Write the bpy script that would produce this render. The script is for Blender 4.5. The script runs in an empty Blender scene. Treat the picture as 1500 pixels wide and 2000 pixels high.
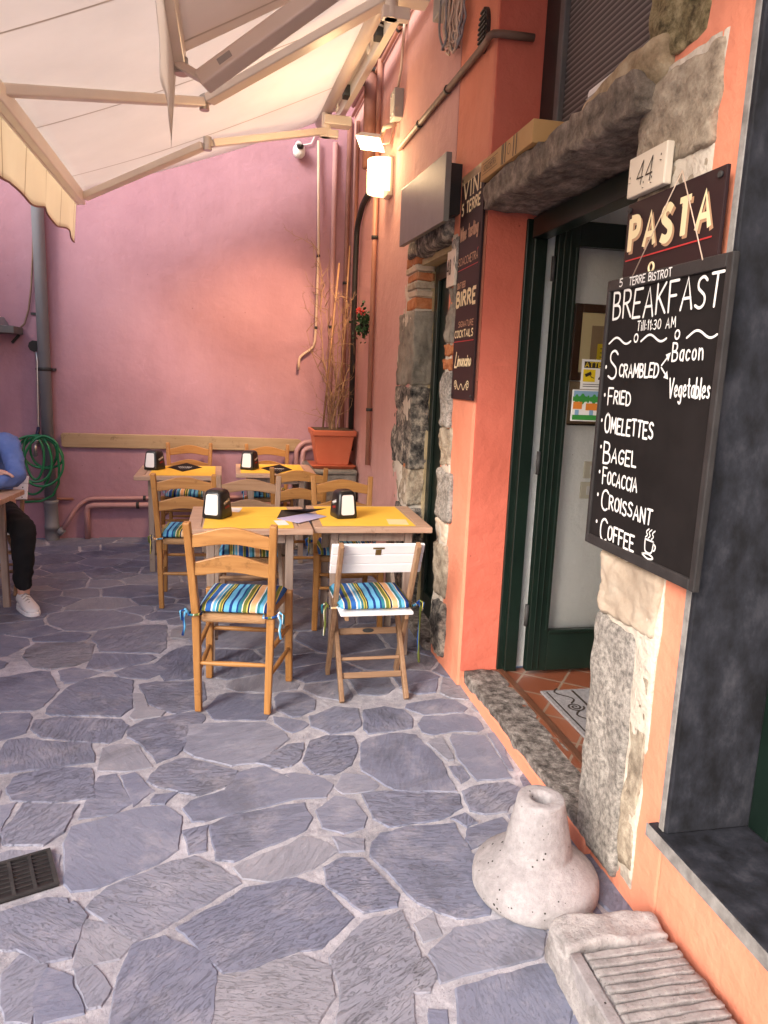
import bpy, bmesh, math, random
from mathutils import Vector, Matrix, noise
random.seed(7)
C = bpy.context.scene.collection
sc = bpy.context.scene
R = math.radians
# ------------------------------------------------------------------ camera
H = 1.55                      # eye height
FPX = 1415.0                  # focal length in photo pixels (1500 wide)
cam = bpy.data.cameras.new("camera"); camo = bpy.data.objects.new("camera", cam); C.objects.link(camo)
rx = Vector((0.979, -0.2005, 0.0378)); fw = Vector((0.204, 0.9619, -0.1815)).normalized()
rx = (rx - fw*rx.dot(fw)).normalized(); up = rx.cross(fw)
camo.matrix_world = Matrix(((rx.x, up.x, -fw.x, 0), (rx.y, up.y, -fw.y, 0), (rx.z, up.z, -fw.z, H), (0, 0, 0, 1)))
cam.sensor_fit = 'HORIZONTAL'; cam.sensor_width = 36; cam.lens = FPX/1500*36
cam.clip_start = 0.05; cam.clip_end = 500
sc.camera = camo
# ------------------------------------------------------------------ light
SUN_EL, SUN_AZ = 31, 230      # degrees; azimuth of the sun measured from +Y clockwise
w = bpy.data.worlds.new("World"); sc.world = w; w.use_nodes = True
nt = w.node_tree; bg = nt.nodes["Background"]
sky = nt.nodes.new("ShaderNodeTexSky"); sky.sky_type = 'NISHITA'; sky.sun_disc = False
sky.sun_elevation = R(SUN_EL); sky.sun_rotation = R(SUN_AZ); sky.air_density = 1.0; sky.dust_density = 2.5
nt.links.new(sky.outputs[0], bg.inputs[0]); bg.inputs[1].default_value = 0.15
sun = bpy.data.lights.new("sun", 'SUN'); sun.energy = 2.0; sun.angle = R(26); sun.color = (1.0, 0.93, 0.86)
suno = bpy.data.objects.new("sun", sun); C.objects.link(suno)
sd = Vector((math.sin(R(SUN_AZ))*math.cos(R(SUN_EL)), math.cos(R(SUN_AZ))*math.cos(R(SUN_EL)), math.sin(R(SUN_EL))))
suno.rotation_euler = sd.to_track_quat('Z', 'Y').to_euler()
sc.view_settings.view_transform = 'Standard'; sc.view_settings.look = 'None'
sc.view_settings.gamma = 1; sc.view_settings.use_curve_mapping = False
sc.view_settings.exposure = 1.1
sc.cycles.use_denoising = True
sc.cycles.max_bounces = 8; sc.cycles.diffuse_bounces = 5

# ------------------------------------------------------------------ measuring helpers (photo pixel + a known plane -> world point)
def ray(u, v):
    x, y, z = u-750, v-1000, FPX
    return Vector((.979*x+.204*z, -.2005*x-.1856*y+.9619*z, .0378*x-.9827*y-.1815*z))
def onY(u, v, Y): r = ray(u, v); t = Y/r.y; return Vector((r.x*t, Y, H+r.z*t))
def onX(u, v, X): r = ray(u, v); t = X/r.x; return Vector((X, r.y*t, H+r.z*t))
def onZ(u, v, Z): r = ray(u, v); t = (Z-H)/r.z; return Vector((r.x*t, r.y*t, Z))
WS = 0.0205
def wx(Y): return 1.135-WS*(Y-3.365)          # front face of the far stretch of the right-hand wall
def onW(u, v, off=0):
    r = ray(u, v); t = (1.135-off+WS*3.365)/(r.x+WS*r.y); return Vector((r.x*t, r.y*t, H+r.z*t))
# ------------------------------------------------------------------ materials
MATS = {}
def newmat(name):
    m = bpy.data.materials.new(name); m.use_nodes = True
    n = m.node_tree.nodes; l = m.node_tree.links
    return m, n, l, n["Principled BSDF"]
def ramp(n, stops, interp='LINEAR'):
    r = n.new("ShaderNodeValToRGB"); cr = r.color_ramp; cr.interpolation = interp
    while len(cr.elements) < len(stops): cr.elements.new(0.5)
    for e, (p, c) in zip(cr.elements, stops):
        e.position = p; e.color = (*c, 1) if len(c) == 3 else c
    return r
def coords(n, l, scale=(1, 1, 1), kind='Object', rot=(0, 0, 0)):
    tc = n.new("ShaderNodeTexCoord"); mp = n.new("ShaderNodeMapping")
    mp.inputs['Scale'].default_value = scale; mp.inputs['Rotation'].default_value = rot
    l.new(tc.outputs[kind], mp.inputs[0]); return mp
def noisen(n, l, vec, scale, detail=6, rough=.6, dist=0):
    t = n.new("ShaderNodeTexNoise"); t.inputs['Scale'].default_value = scale; t.inputs['Detail'].default_value = detail
    t.inputs['Roughness'].default_value = rough; t.inputs['Distortion'].default_value = dist
    l.new(vec, t.inputs['Vector']); return t
def bumpn(n, l, b, height, strength, dist=.01, prev=None):
    bp = n.new("ShaderNodeBump"); bp.inputs['Strength'].default_value = strength; bp.inputs['Distance'].default_value = dist
    l.new(height, bp.inputs['Height'])
    if prev is not None: l.new(prev.outputs[0], bp.inputs['Normal'])
    l.new(bp.outputs[0], b.inputs['Normal']); return bp
def mat(name, c1, c2=None, rough=.6, scale=4, stretch=(1, 1, 1), bump=0, bscale=60, bdist=.004, detail=6, metal=0, spec=.4, lo=.3, hi=.7, c3=None, dist=0):
    m, n, l, b = newmat(name)
    b.inputs['Roughness'].default_value = rough; b.inputs['Metallic'].default_value = metal
    b.inputs['Specular IOR Level'].default_value = spec
    if c2 is None: c2 = tuple(x*.85 for x in c1)
    mp = coords(n, l, stretch)
    t = noisen(n, l, mp.outputs[0], scale, detail, .62, dist)
    st = [(lo, c1), (hi, c2)] if c3 is None else [(lo, c1), ((lo+hi)/2, c3), (hi, c2)]
    r = ramp(n, st); l.new(t.outputs[0], r.inputs[0]); l.new(r.outputs[0], b.inputs['Base Color'])
    if bump:
        t2 = noisen(n, l, mp.outputs[0], bscale, 5, .65)
        bumpn(n, l, b, t2.outputs[0], bump, bdist)
    MATS[name] = m; return m
def plaster(name, c1, c2, c3, bump=.35):
    m, n, l, b = newmat(name); b.inputs['Roughness'].default_value = .85; b.inputs['Specular IOR Level'].default_value = .2
    mp = coords(n, l); t = noisen(n, l, mp.outputs[0], 1.3, 9, .62, .3)
    r = ramp(n, [(.3, c2), (.5, c1), (.72, c3)]); l.new(t.outputs[0], r.inputs[0])
    mp2 = coords(n, l, (1, 1, .25)); t4 = noisen(n, l, mp2.outputs[0], 5, 6, .7)
    r4 = ramp(n, [(.3, (.92, .915, .91)), (.55, (1, 1, 1))]); l.new(t4.outputs[0], r4.inputs[0])
    mx = n.new("ShaderNodeMix"); mx.data_type = 'RGBA'; mx.blend_type = 'MULTIPLY'; mx.inputs[0].default_value = .8
    l.new(r.outputs[0], mx.inputs[6]); l.new(r4.outputs[0], mx.inputs[7]); l.new(mx.outputs[2], b.inputs['Base Color'])
    # faint scuffs and small chips of their own shape
    vo = n.new("ShaderNodeTexVoronoi"); vo.inputs['Scale'].default_value = 7; l.new(mp.outputs[0], vo.inputs['Vector']); nz = noisen(n, l, mp.outputs[0], 40, 4, .7)
    ma = n.new("ShaderNodeMath"); ma.operation = 'MULTIPLY_ADD'; ma.inputs[1].default_value = .12; l.new(nz.outputs[0], ma.inputs[0]); l.new(vo.outputs['Distance'], ma.inputs[2])
    rc_ = ramp(n, [(.080, (.45, .42, .40)), (.092, (1, 1, 1))]); l.new(ma.outputs[0], rc_.inputs[0])
    ms_ = noisen(n, l, mp.outputs[0], 3.7, 8, .75, 1.5); rs_ = ramp(n, [(.60, (1, 1, 1)), (.66, (1.10, 1.10, 1.12)), (.70, (1, 1, 1))]); l.new(ms_.outputs[0], rs_.inputs[0])
    m1 = n.new("ShaderNodeMix"); m1.data_type = 'RGBA'; m1.blend_type = 'MULTIPLY'; m1.inputs[0].default_value = .75; l.new(mx.outputs[2], m1.inputs[6]); l.new(rc_.outputs[0], m1.inputs[7])
    m2 = n.new("ShaderNodeMix"); m2.data_type = 'RGBA'; m2.blend_type = 'MULTIPLY'; m2.inputs[0].default_value = .8; l.new(m1.outputs[2], m2.inputs[6]); l.new(rs_.outputs[0], m2.inputs[7]); l.new(m2.outputs[2], b.inputs['Base Color'])
    t2 = noisen(n, l, mp.outputs[0], 9, 5, .6); b1 = bumpn(n, l, b, t2.outputs[0], bump, .03)
    t3 = noisen(n, l, mp.outputs[0], 130, 4, .7); bumpn(n, l, b, t3.outputs[0], bump*.6, .003, b1)
    MATS[name] = m; return m
def wood(name, c1, c2, axis, rough=.45, c3=None):
    s = [9, 9, 9]; s[axis] = .7
    m, n, l, b = newmat(name); b.inputs['Roughness'].default_value = rough; b.inputs['Specular IOR Level'].default_value = .35
    oi = n.new("ShaderNodeObjectInfo"); tc = n.new("ShaderNodeTexCoord"); ad = n.new("ShaderNodeVectorMath"); ad.operation = 'ADD'
    sc_ = n.new("ShaderNodeVectorMath"); sc_.operation = 'SCALE'; sc_.inputs[0].default_value = (5, 3, 7)
    l.new(oi.outputs['Random'], sc_.inputs['Scale']); l.new(tc.outputs['Object'], ad.inputs[0]); l.new(sc_.outputs[0], ad.inputs[1])
    mp = n.new("ShaderNodeMapping"); mp.inputs['Scale'].default_value = s; l.new(ad.outputs[0], mp.inputs[0])
    t = noisen(n, l, mp.outputs[0], 4, 6, .6, .6)
    st = [(.3, c1), (.68, c2)] + ([(.8, c3)] if c3 else [])
    r = ramp(n, st); l.new(t.outputs[0], r.inputs[0])
    wr = noisen(n, l, ad.outputs[0], 14, 6, .7); rw = ramp(n, [(.32, (.55, .52, .5)), (.42, (1, 1, 1)), (.68, (1, 1, 1)), (.76, (1.25, 1.25, 1.3))]); l.new(wr.outputs[0], rw.inputs[0]); mw = n.new("ShaderNodeMix"); mw.data_type = 'RGBA'; mw.blend_type = 'MULTIPLY'; mw.inputs[0].default_value = .7
    rv = n.new("ShaderNodeMapRange"); rv.inputs['To Min'].default_value = .86; rv.inputs['To Max'].default_value = 1.08; l.new(oi.outputs['Random'], rv.inputs[0]); m3 = n.new("ShaderNodeVectorMath"); m3.operation = 'SCALE'
    l.new(r.outputs[0], mw.inputs[6]); l.new(rw.outputs[0], mw.inputs[7]); l.new(mw.outputs[2], m3.inputs[0]); l.new(rv.outputs[0], m3.inputs['Scale']); l.new(m3.outputs[0], b.inputs['Base Color'])
    t2 = noisen(n, l, mp.outputs[0], 18, 4, .6); bumpn(n, l, b, t2.outputs[0], .12, .003)
    MATS[name] = m; return m
def stone(name, c1, c2, c3, scale=14, bump=.8, vor=False, lo=.35, hi=.65, bdist=.02):
    m, n, l, b = newmat(name); b.inputs['Roughness'].default_value = .9; b.inputs['Specular IOR Level'].default_value = .25
    mp = coords(n, l); t = noisen(n, l, mp.outputs[0], scale, 10, .72)
    r = ramp(n, [(lo, c1), ((lo+hi)/2, c2), (hi, c3)]); l.new(t.outputs[0], r.inputs[0])
    t0 = noisen(n, l, mp.outputs[0], 3, 4, .6); r0 = ramp(n, [(.35, (.62, .62, .62)), (.65, (1.1, 1.1, 1.1))]); l.new(t0.outputs[0], r0.inputs[0])
    mx = n.new("ShaderNodeMix"); mx.data_type = 'RGBA'; mx.blend_type = 'MULTIPLY'; mx.inputs[0].default_value = .8
    l.new(r.outputs[0], mx.inputs[6]); l.new(r0.outputs[0], mx.inputs[7]); l.new(mx.outputs[2], b.inputs['Base Color'])
    t2 = noisen(n, l, mp.outputs[0], scale*1.7, 10, .7); b1 = bumpn(n, l, b, t2.outputs[0], bump, bdist)
    t3 = noisen(n, l, mp.outputs[0], 150, 3, .7); bumpn(n, l, b, t3.outputs[0], bump*.5, .003, b1)
    MATS[name] = m; return m
plaster('plaster_pink', (.385, .215, .262), (.335, .183, .228), (.42, .242, .288), .3)
plaster('plaster_salmon', (.60, .335, .30), (.56, .305, .27), (.64, .37, .33))
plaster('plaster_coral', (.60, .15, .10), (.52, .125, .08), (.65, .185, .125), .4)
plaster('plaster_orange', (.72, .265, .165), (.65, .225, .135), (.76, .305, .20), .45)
plaster('plaster_white', (.84, .86, .85), (.80, .82, .81), (.87, .88, .87), .5)
plaster('plaster_yellow', (.42, .33, .19), (.34, .26, .14), (.52, .43, .28), .9)
plaster('mortar_lime', (.56, .50, .42), (.44, .39, .33), (.66, .60, .51), 1.0)
stone('stone_grey', (.17, .155, .13), (.27, .245, .205), (.36, .33, .27), 8, .6)
stone('stone_dark', (.03, .03, .031), (.17, .155, .14), (.52, .46, .38), 17, 1.0, lo=.37, hi=.63)
stone('stone_cream', (.46, .36, .27), (.56, .45, .345), (.64, .54, .43), 5, .45)
stone('granite', (.13, .12, .11), (.28, .255, .23), (.43, .395, .355), 55, .8, lo=.36, hi=.62, bdist=.006)
stone('granite_lichen', (.12, .095, .05), (.36, .29, .15), (.60, .50, .29), 26, 1.2, lo=.36, hi=.62)
stone('granite_warm', (.20, .155, .115), (.40, .33, .25), (.56, .48, .37), 15, .9)
stone('lintel_stone', (.11, .09, .07), (.27, .225, .18), (.50, .42, .33), 15, 1.1, lo=.34, hi=.68)
stone('lintel_broken', (.30, .22, .13), (.48, .37, .23), (.60, .50, .34), 12, 1.0)
stone('step_stone', (.07, .06, .055), (.20, .175, .16), (.40, .36, .33), 26, 1.0, lo=.36, hi=.62)
stone('brick', (.36, .12, .05), (.50, .19, .08), (.50, .26, .14), 14, .7)
stone('concrete', (.34, .315, .32), (.40, .372, .38), (.46, .43, .435), 38, 1.0, bdist=.006)
def concrete_pits():
    m = MATS['concrete']; n = m.node_tree.nodes; l = m.node_tree.links; b = n["Principled BSDF"]
    src = b.inputs['Base Color'].links[0].from_socket
    mp = coords(n, l); v = n.new("ShaderNodeTexVoronoi"); v.inputs['Scale'].default_value = 42; l.new(mp.outputs[0], v.inputs['Vector'])
    v2 = noisen(n, l, mp.outputs[0], 8, 2, .5); sb = n.new("ShaderNodeMath"); sb.operation = 'MULTIPLY_ADD'; sb.inputs[1].default_value = .5; 
    l.new(v2.outputs[0], sb.inputs[0]); l.new(v.outputs['Distance'], sb.inputs[2])
    r = ramp(n, [(.30, (.10, .09, .08)), (.345, (1, 1, 1))]); l.new(sb.outputs[0], r.inputs[0])
    mx = n.new("ShaderNodeMix"); mx.data_type = 'RGBA'; mx.blend_type = 'MULTIPLY'; mx.inputs[0].default_value = 1
    l.new(src, mx.inputs[6]); l.new(r.outputs[0], mx.inputs[7]); l.new(mx.outputs[2], b.inputs['Base Color'])
concrete_pits()
mat('slate_black', (.010, .010, .012), (.05, .05, .06), .7, 14, (1, 1, .6), spec=.2, bump=.15, bscale=30, c3=(.022, .023, .03), detail=10, lo=.36, hi=.72)
mat('slate_edge', (.13, .12, .115), (.30, .285, .27), .8, 20, bump=.5, bscale=40)
mat('slate_panel', (.15, .145, .13), (.22, .21, .19), .38, 3, bump=.08, bscale=40, dist=.8)
mat('green_paint', (.003, .0085, .006), (.006, .0155, .011), .35, 6, bump=.1, bscale=25, spec=.5)
mat('dark_paint', (.012, .013, .013), (.024, .024, .024), .5, 6, bump=.15, bscale=30)
mat('grey_paint', (.09, .085, .085), (.13, .125, .12), .5, 6)
mat('brown_strip', (.075, .03, .018), (.13, .055, .03), .35, 10)
mat('white_paint', (.88, .86, .86), (.82, .80, .81), .4, 9, bump=.08, bscale=40)
wood('honey_v', (.31, .135, .036), (.46, .225, .072), 2, .34); wood('honey_h', (.33, .145, .04), (.48, .24, .078), 0, .34); wood('honey_d', (.31, .135, .036), (.45, .22, .07), 1, .34)
wood('weathered_v', (.24, .15, .10), (.36, .245, .175), 2, .65); wood('weathered_h', (.26, .165, .11), (.38, .26, .19), 0, .65)
wood('teak_v', (.22, .12, .065), (.33, .20, .115), 2, .55); wood('teak_h', (.24, .135, .075), (.36, .22, .13), 0, .55)
wood('table_h', (.42, .26, .18), (.53, .36, .26), 0, .55); wood('table_d', (.42, .26, .18), (.53, .36, .26), 1, .55); wood('table_leg', (.26, .19, .15), (.37, .29, .24), 2, .65)
wood('rail_wood', (.30, .20, .11), (.38, .27, .16), 0, .6, (.16, .09, .05))
wood('frame_wood', (.06, .022, .009), (.10, .04, .016), 2, .35)
mat('rush', (.36, .19, .085), (.50, .30, .15), .8, 30, (1, 8, 8), bump=1, bscale=30, bdist=.006)
mat('yellow_paper', (.88, .54, .06), (.83, .48, .05), .75, 5, bump=.35, bscale=9, bdist=.012)
mat('cream_paper', (.80, .66, .36), None, .7)
mat('white_paper', (.82, .81, .80), (.78, .77, .77), .6, 8)
mat('lilac_paper', (.42, .38, .62), (.55, .52, .70), .5, 3)
mat('black_plastic', (.010, .010, .011), (.016, .016, .017), .32, 20, bump=.05, bscale=120, spec=.5)
mat('chalkboard', (.008, .0065, .0065), (.016, .013, .013), .8, 5, bump=.05, bscale=60, spec=.15)
mat('board_frame', (.016, .014, .014), (.034, .03, .03), .6, 12, bump=.15, bscale=40)
mat('chalk', (.80, .79, .77), (.70, .69, .67), .8, 40)
mat('sign_brown', (.024, .011, .012), (.030, .014, .015), .5, 3, spec=.2)
mat('sign_cream', (.80, .68, .42), (.76, .63, .38), .5, 9)
mat('sign_tan', (.42, .24, .14), (.46, .28, .17), .5, 9)
mat('sign_red', (.45, .03, .03), None, .5)
mat('sign_gold', (.30, .20, .10), (.36, .26, .14), .3, 9)
mat('tile_cream', (.62, .54, .43), (.68, .60, .49), .4, 6, bump=.1, bscale=40)
mat('ink_dark', (.035, .025, .02), None, .6)
mat('pvc_grey', (.17, .18, .205), (.22, .23, .25), .42, 5, (1, 1, .3))
mat('pipe_pink', (.40, .22, .22), (.48, .27, .26), .55, 6); mat('pipe_copper', (.34, .15, .10), (.42, .2, .14), .5, 6); mat('pipe_brown', (.20, .085, .06), (.28, .13, .10), .55, 8)
mat('cable_cream', (.56, .42, .32), (.62, .48, .37), .5, 9); mat('cable_grey', (.16, .16, .17), (.30, .29, .29), .5, 20); mat('cable_black', (.018, .016, .016), None, .5); mat('cable_wall', (.16, .095, .065), (.23, .14, .10), .6, 12)
mat('hose_green', (.006, .13, .045), (.012, .19, .07), .3, 10, spec=.5)
mat('terracotta', (.48, .115, .055), (.54, .15, .075), .5, 5, bump=.06, bscale=60); mat('soil', (.06, .04, .025), (.12, .08, .05), .95, 40, bump=1, bscale=50, bdist=.02)
mat('twig', (.20, .115, .065), (.34, .215, .13), .8, 30); mat('cane', (.24, .135, .07), (.34, .20, .11), .6, 14)
mat('leaf', (.018, .06, .022), (.035, .10, .035), .45, 12); mat('petal', (.55, .035, .035), (.62, .07, .06), .5, 12)
mat('iron', (.022, .022, .024), (.055, .053, .052), .65, 20, bump=.3, bscale=60, metal=.2)
mat('steel', (.45, .44, .42), (.55, .54, .52), .3, 12, metal=.9); mat('brass', (.35, .22, .07), None, .35, metal=.9)
mat('awning_metal', (.72, .66, .57), (.76, .70, .61), .35, 8, spec=.5); mat('awning_tube', (.52, .47, .43), (.57, .51, .47), .4, 8)
mat('plastic_white', (.72, .71, .69), None, .4); mat('plastic_cream', (.66, .62, .50), None, .4); mat('plastic_grey', (.33, .32, .30), (.38, .37, .35), .6, 12)
mat('cardboard', (.46, .27, .10), (.50, .30, .12), .7, 6)
mat('skin', (.62, .36, .27), (.66, .40, .31), .5, 8, bump=.05, bscale=80); mat('hair', (.035, .022, .014), (.06, .04, .025), .5, 10, (12, 12, 1))
mat('blue_knit', (.09, .15, .38), (.13, .20, .46), .9, 8, bump=.4, bscale=220, bdist=.003); mat('black_cloth', (.007, .007, .008), (.012, .012, .013), .9, 12, bump=.2, bscale=90)
mat('shoe_white', (.74, .73, .74), (.68, .67, .68), .45, 9); mat('navy', (.01, .015, .05), None, .6)
mat('orange_ink', (.75, .25, .04), None, .5); mat('green_ink', (.05, .30, .06), None, .5); mat('sky_ink', (.25, .42, .62), None, .5); mat('sign_yellow', (.80, .60, .02), None, .5); mat('kraft', (.30, .20, .11), (.36, .25, .14), .7, 8)
mat('dark_room', (.05, .035, .03), (.06, .045, .04), .9)
mat('mat_grey', (.17, .165, .17), (.25, .24, .25), .95, 60, bump=.8, bscale=120)
def glass_mat():
    m, n, l, b = newmat('pane_glass')
    n.remove(b); out = n["Material Output"]; tr = n.new("ShaderNodeBsdfTransparent"); gl = n.new("ShaderNodeBsdfGlossy"); gl.inputs['Roughness'].default_value = .03
    fr = n.new("ShaderNodeFresnel"); fr.inputs[0].default_value = 1.35; ms = n.new("ShaderNodeMixShader")
    l.new(fr.outputs[0], ms.inputs[0]); l.new(tr.outputs[0], ms.inputs[1]); l.new(gl.outputs[0], ms.inputs[2]); l.new(ms.outputs[0], out.inputs[0]); MATS['pane_glass'] = m
glass_mat()
def cloth_mat(name, c, tr, seam_axis, period, seamc):
    m, n, l, b = newmat(name); out = n["Material Output"]; b.inputs['Roughness'].default_value = .9; b.inputs['Specular IOR Level'].default_value = .1
    mp = coords(n, l); sp = n.new("ShaderNodeSeparateXYZ"); l.new(mp.outputs[0], sp.inputs[0])
    d = n.new("ShaderNodeMath"); d.operation = 'DIVIDE'; d.inputs[1].default_value = period; l.new(sp.outputs[seam_axis], d.inputs[0])
    f = n.new("ShaderNodeMath"); f.operation = 'FRACT'; l.new(d.outputs[0], f.inputs[0])
    e = .012/period; r = ramp(n, [(0, seamc), (e, seamc), (e*1.3, c)], 'LINEAR'); l.new(f.outputs[0], r.inputs[0])
    t = noisen(n, l, mp.outputs[0], 2.5, 5, .6); r2 = ramp(n, [(.3, (.93, .93, .93)), (.7, (1, 1, 1))]); l.new(t.outputs[0], r2.inputs[0])
    mx = n.new("ShaderNodeMix"); mx.data_type = 'RGBA'; mx.blend_type = 'MULTIPLY'; mx.inputs[0].default_value = 1
    l.new(r.outputs[0], mx.inputs[6]); l.new(r2.outputs[0], mx.inputs[7]); l.new(mx.outputs[2], b.inputs['Base Color'])
    wv = noisen(n, l, mp.outputs[0], 3, 3, .5); bumpn(n, l, b, wv.outputs[0], .25, .05)
    tl = n.new("ShaderNodeBsdfTranslucent"); l.new(mx.outputs[2], tl.inputs[0]); ms = n.new("ShaderNodeMixShader"); ms.inputs[0].default_value = tr
    l.new(b.outputs[0], ms.inputs[1]); l.new(tl.outputs[0], ms.inputs[2]); l.new(ms.outputs[0], out.inputs[0]); MATS[name] = m
cloth_mat('awning_cloth', (.84, .785, .74), .58, 1, 1.2, (.52, .44, .38))
cloth_mat('valance_cloth', (.90, .82, .67), .62, 1, .55, (.55, .45, .32))
cloth_mat('awning_cloth_dark', (.86, .80, .77), .6, 1, 1.2, (.6, .54, .5))
def emis(name, c, s):
    m, n, l, b = newmat(name); b.inputs['Base Color'].default_value = (*c, 1); b.inputs['Emission Color'].default_value = (*c, 1); b.inputs['Emission Strength'].default_value = s; MATS[name] = m
emis('lamp_shade', (1, .82, .56), 1.0); emis('flood_glow', (1, .72, .36), 16)
def stripes():
    m, n, l, b = newmat('stripe_cloth'); b.inputs['Roughness'].default_value = .85; b.inputs['Specular IOR Level'].default_value = .15
    navy = (.012, .045, .20); blue = (.03, .13, .42); sky_ = (.13, .42, .68); cream = (.72, .66, .50); peach = (.70, .42, .22); olive = (.14, .17, .04); yel = (.62, .50, .12); teal = (.03, .18, .24); white = (.68, .74, .76); dk = (.012, .02, .06)
    seq = [(navy, 3), (sky_, 5), (navy, 2), (teal, 4), (cream, 1), (olive, 4), (yel, 1.5), (dk, 2), (cream, 1), (peach, 6), (white, 1.5), (teal, 3), (sky_, 4), (cream, 1), (navy, 4), (olive, 3), (yel, 1), (blue, 6), (white, 2), (sky_, 3), (white, 1), (teal, 3), (yel, 1), (olive, 2), (yel, 1), (dk, 1.5), (sky_, 6)]
    tot = sum(s for _, s in seq); st = []; p = 0
    for c, s in seq: st.append((p/tot, c)); p += s
    mp = coords(n, l); sp = n.new("ShaderNodeSeparateXYZ"); l.new(mp.outputs[0], sp.inputs[0])
    a = n.new("ShaderNodeMath"); a.operation = 'MULTIPLY_ADD'; a.inputs[1].default_value = 1/.30; oi = n.new("ShaderNodeObjectInfo"); l.new(oi.outputs['Random'], a.inputs[2]); l.new(sp.outputs[0], a.inputs[0])
    f = n.new("ShaderNodeMath"); f.operation = 'FRACT'; l.new(a.outputs[0], f.inputs[0])
    r = ramp(n, st, 'CONSTANT'); l.new(f.outputs[0], r.inputs[0])
    fd = noisen(n, l, mp.outputs[0], 7, 6, .6); rf = ramp(n, [(.35, (.82, .82, .82)), (.65, (1.06, 1.06, 1.05))]); l.new(fd.outputs[0], rf.inputs[0]); mf = n.new("ShaderNodeMix"); mf.data_type = 'RGBA'; mf.blend_type = 'MULTIPLY'; mf.inputs[0].default_value = 1
    l.new(r.outputs[0], mf.inputs[6]); l.new(rf.outputs[0], mf.inputs[7]); l.new(mf.outputs[2], b.inputs['Base Color'])
    t = noisen(n, l, mp.outputs[0], 260, 2, .5); b1 = bumpn(n, l, b, t.outputs[0], .25, .002); t2 = noisen(n, l, mp.outputs[0], 14, 3, .5); bumpn(n, l, b, t2.outputs[0], .25, .02, b1)
    MATS['stripe_cloth'] = m
stripes()
def slate_floor():
    m, n, l, b = newmat('paving_slate'); b.inputs['Specular IOR Level'].default_value = .45
    uv = n.new("ShaderNodeUVMap"); at = n.new("ShaderNodeAttribute"); at.attribute_name = "slab"
    mp = n.new("ShaderNodeMapping"); mp.inputs['Scale'].default_value = (1, 5.5, 1); l.new(uv.outputs[0], mp.inputs[0])
    t = noisen(n, l, mp.outputs[0], 3.4, 12, .7, .9)
    sp = n.new("ShaderNodeSeparateColor"); l.new(at.outputs['Color'], sp.inputs[0])
    r = ramp(n, [(.0, (.16, .175, .25)), (.25, (.205, .22, .295)), (.5, (.18, .195, .27)), (.75, (.245, .256, .32)), (.93, (.275, .278, .32)), (1, (.22, .235, .31))]); l.new(sp.outputs[0], r.inputs[0])
    r2 = ramp(n, [(.28, (.52, .52, .55)), (.42, (.88, .88, .89)), (.6, (1.1, 1.1, 1.1)), (.74, (1.6, 1.58, 1.56))]); l.new(t.outputs[0], r2.inputs[0])
    mx = n.new("ShaderNodeMix"); mx.data_type = 'RGBA'; mx.blend_type = 'MULTIPLY'; mx.inputs[0].default_value = 1
    vm = n.new("ShaderNodeMath"); vm.operation = 'MULTIPLY_ADD'; vm.inputs[1].default_value = .65; vm.inputs[2].default_value = .2; l.new(sp.outputs[2], vm.inputs[0]); l.new(vm.outputs[0], mx.inputs[0])
    l.new(r.outputs[0], mx.inputs[6]); l.new(r2.outputs[0], mx.inputs[7])
    tc = n.new("ShaderNodeTexCoord"); g = noisen(n, l, tc.outputs['Object'], 1.1, 5, .6); rg = ramp(n, [(.35, (.85, .86, .9)), (.65, (1.1, 1.07, 1.03))]); l.new(g.outputs[0], rg.inputs[0])
    mx2 = n.new("ShaderNodeMix"); mx2.data_type = 'RGBA'; mx2.blend_type = 'MULTIPLY'; mx2.inputs[0].default_value = 1
    l.new(mx.outputs[2], mx2.inputs[6]); l.new(rg.outputs[0], mx2.inputs[7])
    # cement dust smeared over some of the slab surface
    g2 = noisen(n, l, tc.outputs['Object'], 6, 8, .7); rg2 = ramp(n, [(.50, (0, 0, 0)), (.72, (.7, .7, .7))]); l.new(g2.outputs[0], rg2.inputs[0])
    mx3 = n.new("ShaderNodeMix"); mx3.data_type = 'RGBA'; mx3.inputs[7].default_value = (.36, .35, .40, 1)
    l.new(rg2.outputs[0], mx3.inputs[0]); l.new(mx2.outputs[2], mx3.inputs[6]); l.new(mx3.outputs[2], b.inputs['Base Color'])
    gs = noisen(n, l, tc.outputs['Object'], 210, 3, .8); rs = ramp(n, [(.30, (.55, .55, .55)), (.40, (1, 1, 1)), (.66, (1, 1, 1)), (.74, (1.9, 1.9, 1.9))]); l.new(gs.outputs[0], rs.inputs[0])
    st1 = noisen(n, l, tc.outputs['Object'], 2.3, 7, .72, 1.0); rst = ramp(n, [(.36, (.70, .70, .69)), (.46, (1, 1, 1))]); l.new(st1.outputs[0], rst.inputs[0])
    m5 = n.new("ShaderNodeMix"); m5.data_type = 'RGBA'; m5.blend_type = 'MULTIPLY'; m5.inputs[0].default_value = .7; l.new(mx3.outputs[2], m5.inputs[6]); l.new(rs.outputs[0], m5.inputs[7])
    m6 = n.new("ShaderNodeMix"); m6.data_type = 'RGBA'; m6.blend_type = 'MULTIPLY'; m6.inputs[0].default_value = .8; l.new(m5.outputs[2], m6.inputs[6]); l.new(rst.outputs[0], m6.inputs[7]); l.new(m6.outputs[2], b.inputs['Base Color'])
    # cleft layers: stepped noise
    ms = n.new("ShaderNodeMath"); ms.operation = 'MULTIPLY'; ms.inputs[1].default_value = 9; l.new(t.outputs[0], ms.inputs[0])
    fl = n.new("ShaderNodeMath"); fl.operation = 'FLOOR'; l.new(ms.outputs[0], fl.inputs[0])
    fr = n.new("ShaderNodeMath"); fr.operation = 'FRACT'; l.new(ms.outputs[0], fr.inputs[0])
    sm = ramp(n, [(.0, (0, 0, 0)), (.16, (1, 1, 1))]); l.new(fr.outputs[0], sm.inputs[0])
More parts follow.
